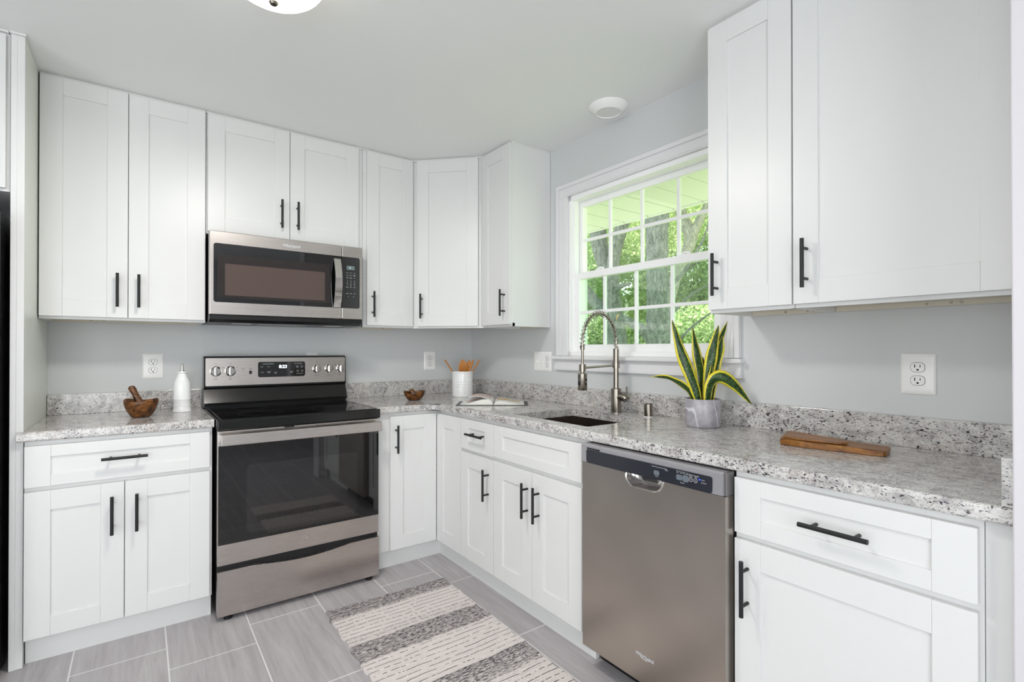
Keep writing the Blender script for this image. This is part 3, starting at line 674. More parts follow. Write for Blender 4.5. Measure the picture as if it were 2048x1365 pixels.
# ---------------------------------------------------------------- dishwasher (local x = -world y - x0)
def dishwasher():
    A0 = 1.8915; W = .597; r = thing('dishwasher', 'stainless dishwasher under the counter right of the sink', 'dishwasher', (0, -A0, 0), -PI/2)
    MB().box(.006, W-.002, -.585, -.04, .105, .872).build('body', 'black_plastic', r)
    MB().box(.004, W+.003, -.56, -.54, .0005, .104).build('toe_kick', 'black_plastic', r)
    MB().box(.0, W+.002, -.612, -.585, .10, .876).build('door_edge', 'black_plastic', r)
    f = -.66
    h0, h1, zt, zb = .2165, .3765, .8015, .760      # finger pocket
    n = 8; rr = .038
    notch = [(h1, zt)]+[(h1-rr+rr*math.cos(a), zb+rr*1.0+rr*math.sin(a)) for a in [-PI/2*k/n for k in range(n+1)]]+[(h0+rr-rr*math.sin(a), zb+rr-rr*math.cos(a)) for a in [PI/2*k/n for k in range(n+1)]]+[(h0, zt)]
    P = [(0, .0925), (W, .0925), (W, zt)]+notch+[(0, zt)]
    door = MB().prism(P, f, -.615, 'y'); door = door.build('door', 'dw_steel', r)
    # pocket: lip ring and scoop
    lip = MB().tube([(x, f-.0005, z) for x, z in notch], .0042, 10); lip.build('pocket_lip', 'chrome', r)
    sc = MB(); rings = 7; pts = notch; m = len(pts); cx = (h0+h1)/2; cz = zt
    for k in range(rings):
        u = k/(rings-1); s_ = math.cos(u*PI/2*.75); dy = .040*math.sin(u*PI/2)
        for x, z in pts: sc.v.append((cx+(x-cx)*(.25+.75*s_), f+.001+dy, cz+(z-cz)*(.15+.85*s_)))
    for k in range(rings-1):
        for i in range(m-1): sc.f.append((k*m+i, k*m+i+1, (k+1)*m+i+1, (k+1)*m+i))
    sc.f.append(tuple((rings-1)*m+i for i in range(m))); sc.mi = [0]*len(sc.f); sc.build('handle_pocket', 'chrome', r)
    # control panel
    MB().prism([(f+.004, zt+.001), (f-.006, zt+.003), (f-.004, .868), (f+.004, .8735), (-.615, .8735), (-.615, zt+.001)], 0, W-.006, 'x').build('control_frame', 'dw_frame', r)
    MB().box(W-.006, W+.001, f+.006, -.612, zt+.001, .8735, .002).build('frame_side', 'dw_side', r)
    y = f-.0065
    MB().prism(rounded(.028, W-.038, .8045, .8545, .008), y-.0006, y+.003, 'y').build('inset_panel', 'dw_inset', r)
    v = MB()
    for k in range(5): v.box(.032+.0135*k, .042+.0135*k, y-.0009, y+.001, .8562, .8617)
    v.build('vent', 'slot', r)
    y -= .0008
    def btn(x, z, w_, h_): MB().prism(rounded(x-w_, x+w_, z-h_, z+h_, min(w_, h_)*.6), y-.0018, y, 'y').build('button', 'grey_button', r)
    btn(.357, .828, .011, .0075); btn(.445, .831, .011, .0085); btn(.468, .831, .011, .0105)
    for x in (.486, .503):
        MB().tube([(x+.0062*math.cos(a), y-.0005, .832+.0062*math.sin(a)) for a in [2*PI*k/20 for k in range(21)]], .0006, 6, False).text('>' if x < .49 else 'o', .008, x, y, .832).build('ring_button', 'legend_white', r)
    t = MB()
    for s_, x, z, q in (('Smart Normal Auto Heavy', .368, .8475, .0056), ('Wash', .396, .8425, .0048), ('Cycles', .357, .8165, .005), ('Heat\nDry', .438, .8475, .0046), ('Hi Temp\nWash', .4515, .8475, .0042), ('Sani\nRinse', .4635, .8475, .0042), ('4 Hr\nDelay', .4745, .8475, .0042), ('Options', .456, .8155, .005), ('Start', .487, .8465, .0066), ('Cancel', .505, .8465, .0066), ('Resume', .487, .8418, .0042), ('Drain', .505, .8418, .0042), ('Clean', .529, .838, .005), ('Sanitized', .531, .830, .005)): t.text(s_, q, x, y, z)
    t.build('legend', 'legend_white', r)
    MB().box(.514, .520, y-.001, y, .8365, .8395, .0005).build('indicator_light', 'blue_led', r)
    MB().text('Whirlpool', .0185, .300, f, .187, bold=.0003).tube([(.302+.012*math.cos(a)*1.7, f-.0006, .1845+.007*math.sin(a)) for a in [PI*.7+1.5*PI*k/20 for k in range(21)]], .0007, 6).build('logo', 'legend_white', r)
dishwasher()

# ---------------------------------------------------------------- faucet and soap cap
def faucet():
    r = thing('faucet', 'brushed nickel spring pull-down faucet behind the sink', 'faucet', (-.103, -1.562, ZC+.0003), 0); zc = ZC
    MB().lathe([(0, 0), (.0285, 0), (.0285, .004), (.0262, .0055), (.0262, .121), (.024, .124), (.0135, .125)], n=32).build('base', 'nickel', r)
    MB().tube([(0, 0, .12), (0, 0, .246)], .0138, 24).tube([(0, 0, .246), (0, 0, .325)], .0150, 24).build('column', 'nickel', r)
    MB().lathe([(.0135, .226), (.0185, .226), (.0185, .255), (.0135, .255)], n=24).build('collar', 'nickel', r)
    def arc(t):        # t 0..1 from the column top over to the hose end
        a = PI*t; return (-.118+.118*math.cos(a), 0, .352+.150*math.sin(a)-.004*t)
    top = [(0, 0, .32)]+[arc(k/28) for k in range(29)]+[(-.236, 0, .33)]
    MB().tube(top, .0062, 12).build('hose', 'nickel', r)
    co = []; turns = 24; N = turns*14
    P = [Vector(p) for p in top]; L = [0]
    for a, b in zip(P, P[1:]): L.append(L[-1]+(b-a).length)
    def at(s):
        for i in range(len(P)-1):
            if s <= L[i+1]+1e-9: return P[i].lerp(P[i+1], (s-L[i])/(L[i+1]-L[i])), (P[i+1]-P[i]).normalized()
        return P[-1], (P[-1]-P[-2]).normalized()
    for k in range(N+1):
        p, t = at(L[-1]*k/N); n = Vector((0, 1, 0)); b = t.cross(n); a = 2*PI*turns*k/N; co.append(p+(n*math.cos(a)+b*math.sin(a))*.0125)
    MB().tube(co, .0016, 6).build('spring', 'nickel', r)
    MB().tube([(-.236, 0, .345), (-.236, 0, .318)], .0105, 20).tube([(-.236, 0, .32), (-.236, 0, .24)], .0065, 16).build('hose_end', 'nickel', r)
    MB().tube([(-.010, 0, .2405), (-.225, 0, .2330)], .0058, 14).build('support_arm', 'nickel', r)
    MB().tube([(-.236, 0, .250), (-.236, 0, .215)], .0165, 24).build('docking_ring', 'nickel', r)
    h = MB().lathe([(0, .125), (.0205, .125), (.0222, .128), (.0222, .205), (.020, .2085), (.010, .209), (.010, .216)], (-.236, 0, 0), 28).build('spray_head', 'nickel', r)
    MB().box(-.2600, -.2565, -.006, .006, .150, .168, .001).box(-.240, -.232, -.0255, -.0215, .150, .162, .001).box(-.240, -.232, -.0255, -.0215, .17, .182, .001).build('spray_button', 'black_plastic', r)
    v = MB().tube([(0, 0, .075), (.006, -.030, .083), (.008, -.052, .077), (.008, -.060, .070)], [.020, .0205, .0205, .020], 20); v.build('valve', 'nickel', r)
    MB().box(.004, .012, -.066, -.059, .07, .135, .002).build('lever', 'nickel', r)
faucet()
sc_ = thing('soap_dispenser', 'small brushed nickel air gap cap on the counter beside the faucet', 'cap', (-.100, -1.762, ZC+.0003))
MB().lathe([(0, 0), (.0225, 0), (.0225, .003), (.0205, .0035)], n=28).build('flange', 'white_plastic', sc_)
MB().lathe([(.0205, .003), (.0205, .060), (.0185, .0625), (.0182, .055), (0, .055)], n=28).build('cap', 'nickel', sc_)

# ---------------------------------------------------------------- outlets and switches
def outlet(name, label, loc, rz, w=.093, h=.133, group='white duplex wall outlets', dz=(-.0195, .0195)):
    r = thing(name, label, 'outlet' if name == 'wall_outlet' else 'switch', loc, rz, group)
    P = rounded(-w/2, w/2, -h/2, h/2, .006)
    m = MB(); n = len(P)
    for s_, yy in ((1, -.0005), (1, -.003), (.93, -.006), (.80, -.0072)): m.v += [(x*s_, yy, z*s_) for x, z in P]
    for k in range(3): m.f += [(k*n+i, k*n+(i+1) % n, (k+1)*n+(i+1) % n, (k+1)*n+i) for i in range(n)]
    m.f.append(tuple(3*n+i for i in range(n))); m.mi = [0]*len(m.f); m.build('cover_plate', 'white_plastic', r)
    return r
def receptacle(r, x, dz, s_=1.0):
    b = MB().prism([(x+p, dz+q) for p, q in rounded(-.0175*s_, .0175*s_, -.0145*s_, .0145*s_, .0115*s_)], -.0086, -.0070, 'y').build('receptacle', 'white_plastic', r)
    m = MB().prism([(x+p, dz+q) for p, q in rounded(-.0186*s_, .0186*s_, -.0156*s_, .0156*s_, .0125*s_)], -.00735, -.0071, 'y')
    m.box(x-.0072*s_-.0013, x-.0072*s_+.0013, -.00895, -.008, dz-.001*s_, dz+.009*s_).box(x+.0062*s_-.0011, x+.0062*s_+.0011, -.00895, -.008, dz, dz+.008*s_)
    m.prism([(x+.0032*math.cos(a), dz-.0075*s_+.0032*math.sin(a)) for a in [2*PI*k/12 for k in range(12)]], -.00895, -.008, 'y'); m.build('slot', 'slot', b)
o1 = outlet('wall_outlet', 'white duplex wall outlet above the big wooden mortar, left of the stove', (-1.996, 0, 1.1485), 0)
for d in (-.0215, .0215): receptacle(o1, 0, d, 1.05)
MB().tube([(0, -.0071, 0), (0, -.0078, 0)], .003, 12).build('screw', 'white_plastic', o1)
g_ = 'white duplex wall outlets'
dup(o1, (-.3545, 0, 1.156), 0, 'white duplex wall outlet left of the utensil crock', g_)
dup(o1, (0, -2.7725, 1.1575), -PI/2, 'white duplex wall outlet on the right wall above the wooden board', g_)
o4 = outlet('wall_outlet', 'top sliver of a white outlet plate behind the stove back panel', (-1.178, 0, 1.150), 0, .072, .133)
o5 = outlet('wall_switch', 'white combination switch and outlet plate left of the window', (0, -.857, 1.1625), -PI/2, .172, .124, None)
for d in (-.02, .02): receptacle(o5, .048, d, 1.0)
for x in (-.048, .0):
    MB().box(x-.005, x+.005, -.0082, -.0070, -.012, .012, .0005).prism([(x-.0035, -.006), (x+.0035, -.006), (x+.0035, .003), (x-.0035, .003)], -.019, -.008, 'y').build('toggle', 'white_plastic', o5)

# ---------------------------------------------------------------- ceiling fixtures
def dome():
    r = thing('ceiling_light', 'lit white glass dome ceiling light at the top photo edge', 'light', (-1.712, -1.582, CEIL-.135), 0)
    MB().lathe([(0, .1345), (.165, .1345), (.168, .118), (.160, .112), (0, .112)], n=48).build('pan', 'nickel', r)
    pr = [(.158*math.sin(a), .112-.092*math.cos(a)*1.0+0.0) for a in [PI/2*k/14 for k in range(15)]]; pr[0] = (0, pr[0][1])
    MB().lathe(pr, n=48).build('glass_dome', 'dome', r)
    MB().lathe([(0, 0), (.010, .001), (.014, .007), (.012, .014), (.006, .019), (.006, .024)], n=24).build('finial', 'nickel', r)
    for k in range(3):
        a = R(20)+2*PI*k/3; MB().box(-.012, .012, -.004, .004, .098, .122, .002).turn(a).build('clip', 'nickel', r)
        c = r.children[-1]
    i = 0
    for c in r.children:
        if c.name.startswith('clip'):
            a = R(-35)+2*PI*i/3; c.location = (.164*math.cos(a), .164*math.sin(a), 0); c.rotation_euler = (0, 0, a); i += 1
    light('ceiling_lamp_glow', 'AREA', (-1.712, -1.582, CEIL-.15), (0, 0, 0), 17, (1, .955, .90), shape='DISK', size=.30)
dome()
dl = thing('disc_light', 'round white unlit disc light on the ceiling in front of the window', 'light', (-.152, -1.556, CEIL-.034), 0)
MB().lathe([(0, .0335), (.096, .0335), (.098, .030), (.094, .022), (.066, .002), (.062, 0), (.060, .004)], n=48).build('housing', 'white_plastic', dl)
MB().lathe([(0, .004), (.0605, .004), (.0605, .007), (0, .007)], n=48).build('lens', 'lens', dl)

# ---------------------------------------------------------------- things on the counters
ZO = ZC+.0003
def bowl(sx, sy, h, R0, notch, wave, n=48):
    m = MB(); prof = [(0, 0), (.44, 0), (.54, .03), (.68, .18), (.82, .38), (.93, .60), (.99, .80), (1.0, .90), (.97, .98), (.93, 1.0), (.88, .97), (.80, .72), (.62, .40), (.35, .24), (0, .2)]; rows = []
    for rr, zz in prof:
        if rr == 0: rows.append([len(m.v)]); m.v.append((0, 0, zz*h)); continue
        row = []
        for k in range(n):
            a = 2*PI*k/n; d = rr*(1+wave*math.sin(2*a+.7)+.5*wave*math.sin(3*a)); up = zz*h*(1+(.10*math.sin(a*2+1)-notch*math.exp(-((a-4.1)/.5)**2))*max(0, zz-.3)); row.append(len(m.v)); m.v.append((sx*R0*d*math.cos(a), sy*R0*d*math.sin(a), up))
        rows.append(row)
    for a, b in zip(rows, rows[1:]):
        for k in range(n):
            q_ = []
            for i in (a[k % len(a)], a[(k+1) % len(a)], b[(k+1) % len(b)], b[k % len(b)]):
                if i not in q_: q_.append(i)
            if len(q_) > 2: m.f.append(tuple(q_))
    m.mi = [0]*len(m.f); return m
b = bowl(1, .92, .084, .067, .10, .05); o = b.build('mortar', 'olive'); o.location = (-2.048, -.345, ZO); o.rotation_euler = (0, 0, R(-36))
tag(o, 'big dark wooden mortar on the counter left of the stove', 'mortar')
p = MB().tube([(.012, .006, .024), (.004, .004, .045), (-.012, .002, .078), (-.028, -.001, .112), (-.036, -.003, .130), (-.044, -.004, .142), (-.0465, -.0045, .147)], [.017, .017, .0150, .0125, .0150, .0135, .006], 20)
o = p.build('pestle', 'olive'); o.location = (-2.048, -.345, ZO); o.rotation_euler = (0, 0, R(-36)); tag(o, 'dark wooden pestle standing tilted in the big mortar', 'pestle')
b = bowl(1.05, .8, .058, .060, .34, .08); o = b.build('wooden_bowl', 'olive'); o.location = (-.655, -.375, ZO); o.rotation_euler = (0, 0, R(-30))
tag(o, 'small notched wooden bowl on the counter right of the stove', 'bowl')
p = MB().tube([(.022, -.004, .026), (.006, .004, .034), (-.012, .012, .047), (-.024, .018, .060), (-.029, .021, .066)], [.010, .012, .017, .018, .008], 20)
o = p.build('pestle', 'olive'); o.location = (-.655, -.375, ZO); o.rotation_euler = (0, 0, R(-30)); tag(o, 'stubby wooden pestle lying inside the small notched bowl', 'pestle')
def bottle():
    r = thing('oil_bottle', 'white ceramic oil bottle with steel spout left of the stove', 'bottle', (-1.876, -.200, ZO))
    pr = [(0, 0), (.0415, 0), (.043, .003), (.0415, .008), (.0395, .013), (.0390, .028), (.0405, .0305), (.0390, .033), (.0388, .062), (.0402, .0645), (.0388, .067), (.0388, .135), (.036, .152), (.028, .172), (.0215, .186), (.0205, .197), (.0235, .1995), (.0250, .203), (.0235, .207), (.016, .208), (.016, .19)]
    MB().lathe(pr, n=40).build('body', 'white_ceramic', r)
    MB().lathe([(0, .200), (.0145, .202), (.0145, .211), (.006, .213), (.0055, .233), (.007, .2345), (.007, .238), (.0045, .246), (0, .247)], n=20).build('spout', 'chrome', r)
bottle()
CX, CY = -.268, -.318
def crock():
    r = thing('utensil_crock', 'white embossed ceramic utensil crock in the counter corner', 'crock', (CX, CY, ZO))
    MB().lathe([(0, 0), (.068, 0), (.0705, .004), (.0705, .158), (.0735, .161), (.0735, .170), (.071, .172), (.0655, .171), (.0655, .012), (0, .010)], n=48).build('pot', 'white_ceramic', r)
    m = MB(); ac = R(-90-36.28-2)
    def onp(a, z, d=.0010): return ((.0705+d)*math.cos(ac+a), (.0705+d)*math.sin(ac+a), z)
    for z in (.102, .086, .067): m.tube([onp(a, z) for a in np.linspace(-.45, .78, 16)], .0016, 6)
    for a in (.86,):
        m.tube([onp(a-.12, .100), onp(a+.12, .100), onp(a+.12, .082), onp(a-.12, .082), onp(a-.12, .100)], .0013, 6).tube([onp(a-.14, .076), onp(a+.14, .076), onp(a+.14, .058), onp(a-.14, .058), onp(a-.14, .076)], .0013, 6)
    t = MB().text('Utensils', .026, 0, 0, 0, bold=.0004)
    m.add([onp(x/.0715, .137+z+.008*math.cos(x/.03), .0011) for x, y, z in t.v], t.f)
    t = MB().text('Kitchen', .020, 0, 0, 0, bold=.0003)
    m.add([onp(x/.0715, .036+z-.006*math.cos(x/.03), .0011) for x, y, z in t.v], t.f)
    m.build('embossing', 'white_ceramic', r)
crock()
VR = Vector((.806, -.592, 0)); VF = Vector((.592, .806, 0)); UP = Vector((0, 0, 1))
def spoon(name, label, r0, f0, r1, f1, top, head, wd, ln, hole=False):
    """a utensil leaning in the crock: foot at (r0, f0), top at (r1, f1), in right/away offsets"""
    a = Vector((CX, CY, ZO+.016))+VR*r0+VF*f0; b = Vector((CX, CY, ZO+top))+VR*r1+VF*f1; d = (b-a).normalized(); m = MB()
    if head == 'stick': m.tube([a, a.lerp(b, .5), b], [.0042, .0048, .0050], 12)
    else:
        n = VF*(-1); n = (n-d*n.dot(d)).normalized(); sd = d.cross(n); L = (b-a).length
        m.tube([a, a+d*(L-ln*.8)], [.0045, .0042], 12)
        rows = 13; k = 20; vs = []
        for i in range(rows):
            u = i/(rows-1); wv = wd*math.sin(PI*min(1, (.06+u*.9)**(.8)))**.7+.001; c = a+d*(L-ln+ln*u); thk = .0028+.0012*math.sin(PI*u)
            for j in range(k):
                t = 2*PI*j/k; off = .25*wd*(math.cos(t)**2)*(1 if head == 'spoon' else 0)*math.sin(PI*u)
                vs.append(c+sd*(wv*math.cos(t))+n*(thk*math.sin(t)+off))
        fs = [(i*k+j, i*k+(j+1) % k, (i+1)*k+(j+1) % k, (i+1)*k+j) for i in range(rows-1) for j in range(k)]+[tuple(range(k-1, -1, -1)), tuple((rows-1)*k+j for j in range(k))]
        m.add(vs, fs)
    o = m.build(name, 'spoonwood', off=a); o.location = a; tag(o, label, 'utensil', 'wooden utensils in the crock')
spoon('wooden_spoon', 'wooden spoon with wide round bowl facing forward in the crock', .010, .018, .004, -.022, .252, 'spoon', .030, .098)
spoon('wooden_spatula', 'slotted wooden spatula standing right behind the wide wooden spoon', -.004, -.010, .046, .012, .250, 'flat', .015, .09)
spoon('wooden_fork', 'flat wooden turner leaning right in the crock', -.030, .005, .076, -.004, .252, 'flat', .011, .10)
spoon('wooden_skewer', 'thin wooden stick, rightmost utensil in the crock', -.02, -.03, .118, .004, .250, 'stick', 0, 0)
spoon('wooden_stirrer', 'wooden stirrer leaning out left over the crock rim', .035, .01, -.122, -.006, .252, 'stick', 0, 0)

def book():
    c0 = Vector((-.425, -.927, ZO)); r = thing('open_book', 'open cookbook lying on the counter left of the sink', 'book', c0, R(-36.28))
    D = .225
    MB().box(-.215, -.012, .0, D, 0, .003, .0005).box(.012, .200, 0, D, 0, .003, .0005).box(-.012, .012, 0, D, 0, .002).build('cover', 'cover', r)
    def block(sgn, wid, hgt, mat):
        n = 18; m = MB(); P = [(0, .0035)]
        top = []
        for k in range(n+1):
            u = k/n; z = .004+hgt*(math.sin(PI*min(1, u*1.05+.0)**.55)*(1-u*.55))+.002*(1-u); top.append((sgn*(.002+wid*u), z))
        low = [(sgn*(.002+wid*(1-k/n)), .0034) for k in range(n+1)]
        m.prism(top+low, .006, D-.006, 'y'); o = m.build('page_block', 'page', r)
        s = MB(); s.uv = []
        for x, z in top: s.v += [(x, .0055, z+.0006), (x, D-.0055, z+.0006)]; uu = abs(x)/wid; s.uv += [(uu, 0), (uu, 1)]
        s.f = [(2*k, 2*k+2, 2*k+3, 2*k+1) if sgn > 0 else (2*k, 2*k+1, 2*k+3, 2*k+2) for k in range(n)]; s.mi = [0]*n
        s.build('page', mat, r)
    block(-1, .190, .034, 'page_l'); block(1, .175, .022, 'page_r')
    m = MB(); m.uv = []
    for k in range(13):
        u = k/12; x = -.004-.150*u; z = .012+.046*math.sin(PI*(u*.72+.05))*.9-.006*u; m.v += [(x, .008, z), (x, D-.008, z)]; m.uv += [(u, 0), (u, 1)]
    m.f = [(2*k, 2*k+1, 2*k+3, 2*k+2) for k in range(12)]; m.mi = [0]*12; m.build('lifted_page', 'page_l', r)
book()

def board():
    r = thing('cutting_board', 'thick brown wooden board lying at the right end of the counter', 'board', (-.215, -2.60, ZO))
    out = [(-.094, .122), (-.098, .06), (-.086, .0), (-.072, -.06), (-.062, -.12), (-.052, -.158), (-.038, -.163), (.045, -.147), (.052, -.135), (.050, -.06), (.060, .0), (.078, .08), (.092, .150), (.092, .172), (.080, .184), (.02, .162), (-.07, .134)]
    n = len(out); m = MB(); lev = [(0, .97), (.002, 1), (.0175, 1), (.0200, .97)]
    for z, s_ in lev: m.v += [(x*s_, y*s_, z+(.0018*math.sin(9*y) if z > .01 else 0)) for x, y in out]
    m.f = [tuple(range(n))[::1]]+[(k*n+i, k*n+(i+1) % n, (k+1)*n+(i+1) % n, (k+1)*n+i) for k in range(3) for i in range(n)]+[tuple(3*n+i for i in range(n))[::-1]]; m.mi = [0]*len(m.f)
    bm = bmesh.new(); bv = [bm.verts.new(v) for v in m.v]
    for f in m.f: bm.faces.new([bv[i] for i in f])
    bmesh.ops.recalc_face_normals(bm, faces=bm.faces[:]); MB().bm(bm).build('slab', 'teak', r)
    MB().tube([(.078, .160, .021), (.088, .150, .030), (.100, .128, .040), (.106, .118, .036), (.098, .112, .024)], .0012, 8).build('hanging_cord', 'cord', r)
    P = [(-.080, .118), (-.086, .07), (-.074, .0), (-.056, -.05), (-.040, -.062), (-.022, -.05), (-.006, .0), (.02, .06), (.05, .12), (.056, .146), (.03, .150), (-.03, .135)]
    o = MB().prism(P, .0, .0055, 'z').build('wooden_paddle', 'teak'); o.location = (-.215, -2.60, ZO+.0222); tag(o, 'thin dark wooden paddle lying on top of the brown board', 'paddle')
board()

def plant():
    P0 = Vector((-.158, -2.088, ZO)); r = thing('potted_snake_plant', 'snake plant with yellow-edged leaves in a grey marble pot', 'plant', P0)
    MB().lathe([(0, 0), (.064, 0), (.068, .004), (.071, .012), (.071, .113), (.0695, .1165), (.067, .1165), (.065, .112), (.065, .09), (0, .088)], n=56).build('pot', 'marble', r)
    MB().lathe([(0, .094), (.03, .099), (.0645, .097), (.0645, .089), (0, .089)], n=32).build('soil', 'soil', r)
    def leaf(pts, wd, tw=0.0, fold=.25, tw1=None):
        """pts: (right, up, away) spine points; wd: half width"""
        S = []; pts = [Vector((a, c, b)) for a, b, c in pts]      # x right, y away, z up
        n = 22
        def cr(t):
            k = len(pts)-1; i = min(int(t*k), k-1); u = t*k-i; p0 = pts[max(i-1, 0)]; p1 = pts[i]; p2 = pts[i+1]; p3 = pts[min(i+2, k)]
            return .5*((2*p1)+(p2-p0)*u+(2*p0-5*p1+4*p2-p3)*u*u+(3*p1-p0-3*p2+p3)*u**3)
        sp = [cr(k/n) for k in range(n+1)]; m = MB(); m.uv = []
        for k, p in enumerate(sp):
            t = (sp[min(k+1, n)]-sp[max(k-1, 0)]).normalized(); u = k/n
            nv = Vector((0, -1, .12)); nv = (nv-t*nv.dot(t)).normalized(); sd = t.cross(nv)
            an = tw+((tw1 if tw1 is not None else tw)-tw)*u; s2 = sd*math.cos(an)+nv*math.sin(an); n2 = nv*math.cos(an)-sd*math.sin(an)
            w_ = 1.32*wd*(.48+.52*math.sin(min(1, u/.55)*PI/2))*(1-max(0, (u-.5)/.5)**1.7)+.0004
            wob = .0022*math.sin(u*17+wd*900)
            for j in range(7):
                q_ = -1+j/3; c = p+s2*(q_*w_)+n2*(-fold*w_*(q_*q_-.4))+n2*wob*q_
                wv = VR*c.x+VF*c.y+UP*c.z; m.v.append(wv[:]); m.uv.append(((q_+1)/2, u*2.2))
        m.f = [(k*7+j, k*7+j+1, (k+1)*7+j+1, (k+1)*7+j) for k in range(n) for j in range(6)]; m.mi = [0]*len(m.f)
        o = m.build('leaf', 'snake', r); s = o.modifiers.new('thickness', 'SOLIDIFY'); s.thickness = .0014; s.offset = 0
    B = .095
    leaf([(-.020, B, -.02), (-.050, .19, -.022), (-.096, .311, -.018), (-.130, .443, -.01)], .0185, .1, .3)
    leaf([(-.004, B, .012), (-.002, .208, .016), (-.018, .307, .018), (-.034, .412, .02)], .0170, -.15)
    leaf([(.012, B, -.005), (.026, .22, -.002), (.046, .325, .004), (.0715, .422, .010)], .0185, .2)
    leaf([(.026, B, .022), (.056, .238, .030), (.084, .345, .036), (.1218, .442, .04)], .0150, -.55, .3, -.3)
    leaf([(.040, B, .012), (.064, .245, .016), (.083, .326, .020), (.0924, .378, .022)], .0135, .9, .3, .7)
    leaf([(.002, B, .030), (.012, .172, .034), (.018, .225, .034), (.0134, .290, .033)], .0105, .2)
    leaf([(-.034, B, -.005), (-.0675, .157, -.010), (-.148, .203, -.020), (-.2274, .2085, -.03)], .0115, .75, .3, 1.15)
    leaf([(.006, B, -.034), (.016, .180, -.044), (.056, .209, -.052), (.113, .172, -.055), (.1788, .098, -.052)], .0205, -.35, .35, -.1)
    leaf([(.020, B, -.02), (.022, .16, -.022), (.028, .215, -.02), (.030, .255, -.018)], .0110, -.3)
plant()

# ---------------------------------------------------------------- rug
def rugmesh():
    m = MB(); nx, ny = 46, 110; x0, x1, y0, y1 = -1.349, -.735, -.893, -2.42
    for top in (1, 0):
        for j in range(ny+1):
            for i in range(nx+1):
                u, v = i/nx, j/ny; ex = .0035*math.sin(v*70)+.002*math.sin(v*171+1) if i in (0, nx) else 0; ey = .003*math.sin(u*40) if j == 0 else 0
                y = y0+(y1-y0)*v; x = x0+(x1-x0)*u
                x += -.012*v*(1-u)-.016*v*u+ex; y -= .014*u*(1-v)-ey
                m.v.append((x, y, .0095+.0012*math.sin(v*300)*math.sin(u*9) if top else .0006))
    N = (nx+1)*(ny+1)
    for j in range(ny):
        for i in range(nx):
            a = j*(nx+1)+i; m.f.append((a, a+nx+1, a+nx+2, a+1)); m.f.append((N+a, N+a+1, N+a+nx+2, N+a+nx+1))
    for j in range(ny):
        for i in (0, nx): a = j*(nx+1)+i; m.f.append((a, a+nx+1, N+a+nx+1, N+a))
    for i in range(nx):
        for j in (0, ny): a = j*(nx+1)+i; m.f.append((a, a+1, N+a+1, N+a))
    m.mi = [0]*len(m.f); bm = bmesh.new(); bv = [bm.verts.new(v) for v in m.v]
    for f in m.f: bm.faces.new([bv[i] for i in f])
    bmesh.ops.recalc_face_normals(bm, faces=bm.faces[:])
    tag(MB().bm(bm).build('rug', 'rug'), 'cream and charcoal striped woven rug on the floor in front of the sink', 'rug')
rugmesh()

# ---------------------------------------------------------------- outdoors
lawn = MB().box(.16, 45, -25, 45, -.75, -.6); struct('ground', lawn, 'grass')
def foliage(n, blobs, size, mat, parent, off):
    """leaf blades scattered through ellipsoid clumps"""
    w = np.array([b[3]*b[4]*b[5] for b in blobs])**.67; w /= w.sum(); cnt = rng.multinomial(n, w); V = []; 
    for (x, y, z, a, b_, c), k in zip(blobs, cnt):
        d = rng.normal(size=(k, 3)); d /= np.linalg.norm(d, axis=1)[:, None]; rad = rng.random(k)**.45
        V.append(np.array([x, y, z])+d*rad[:, None]*np.array([a, b_, c]))
    C = np.concatenate(V); n = len(C); A = rng.normal(size=(n, 3)); A /= np.linalg.norm(A, axis=1)[:, None]; Bv = np.cross(A, rng.normal(size=(n, 3))); Bv /= np.linalg.norm(Bv, axis=1)[:, None]
    N_ = np.cross(A, Bv); s = size*(.6+.8*rng.random(n))[:, None]
    q = np.stack([C-A*s, C+Bv*s*.55+N_*s*.15, C+A*s, C-Bv*s*.55+N_*s*.15], 1).reshape(-1, 3)-np.array(off)
    me = bpy.data.meshes.new('foliage'); me.from_pydata(q.tolist(), [], [(4*i, 4*i+1, 4*i+2, 4*i+3) for i in range(n)]); me.materials.append(M[mat]); me.update()
    o = bpy.data.objects.new('foliage', me); COL.objects.link(o); o.parent = parent; o['kind'] = 'stuff'; return o
def bent(pts, rs, n=18, k=8):
    P = [Vector(p) for p in pts]; out = []; rr = []
    for i in range(len(P)-1):
        for j in range(k):
            u = j/k; p0 = P[max(i-1, 0)]; p1 = P[i]; p2 = P[i+1]; p3 = P[min(i+2, len(P)-1)]
            c = .5*((2*p1)+(p2-p0)*u+(2*p0-5*p1+4*p2-p3)*u*u+(3*p1-p0-3*p2+p3)*u**3); r_ = rs[i]+(rs[i+1]-rs[i])*u
            out.append(c); rr.append(r_*(1+.025*math.sin(i*3.1+j*1.7)))
    out.append(P[-1]); rr.append(rs[-1]); return MB().tube(out, rr, n)
def shift(m, o): m.v = [(x-o[0], y-o[1], z-o[2]) for x, y, z in m.v]; return m
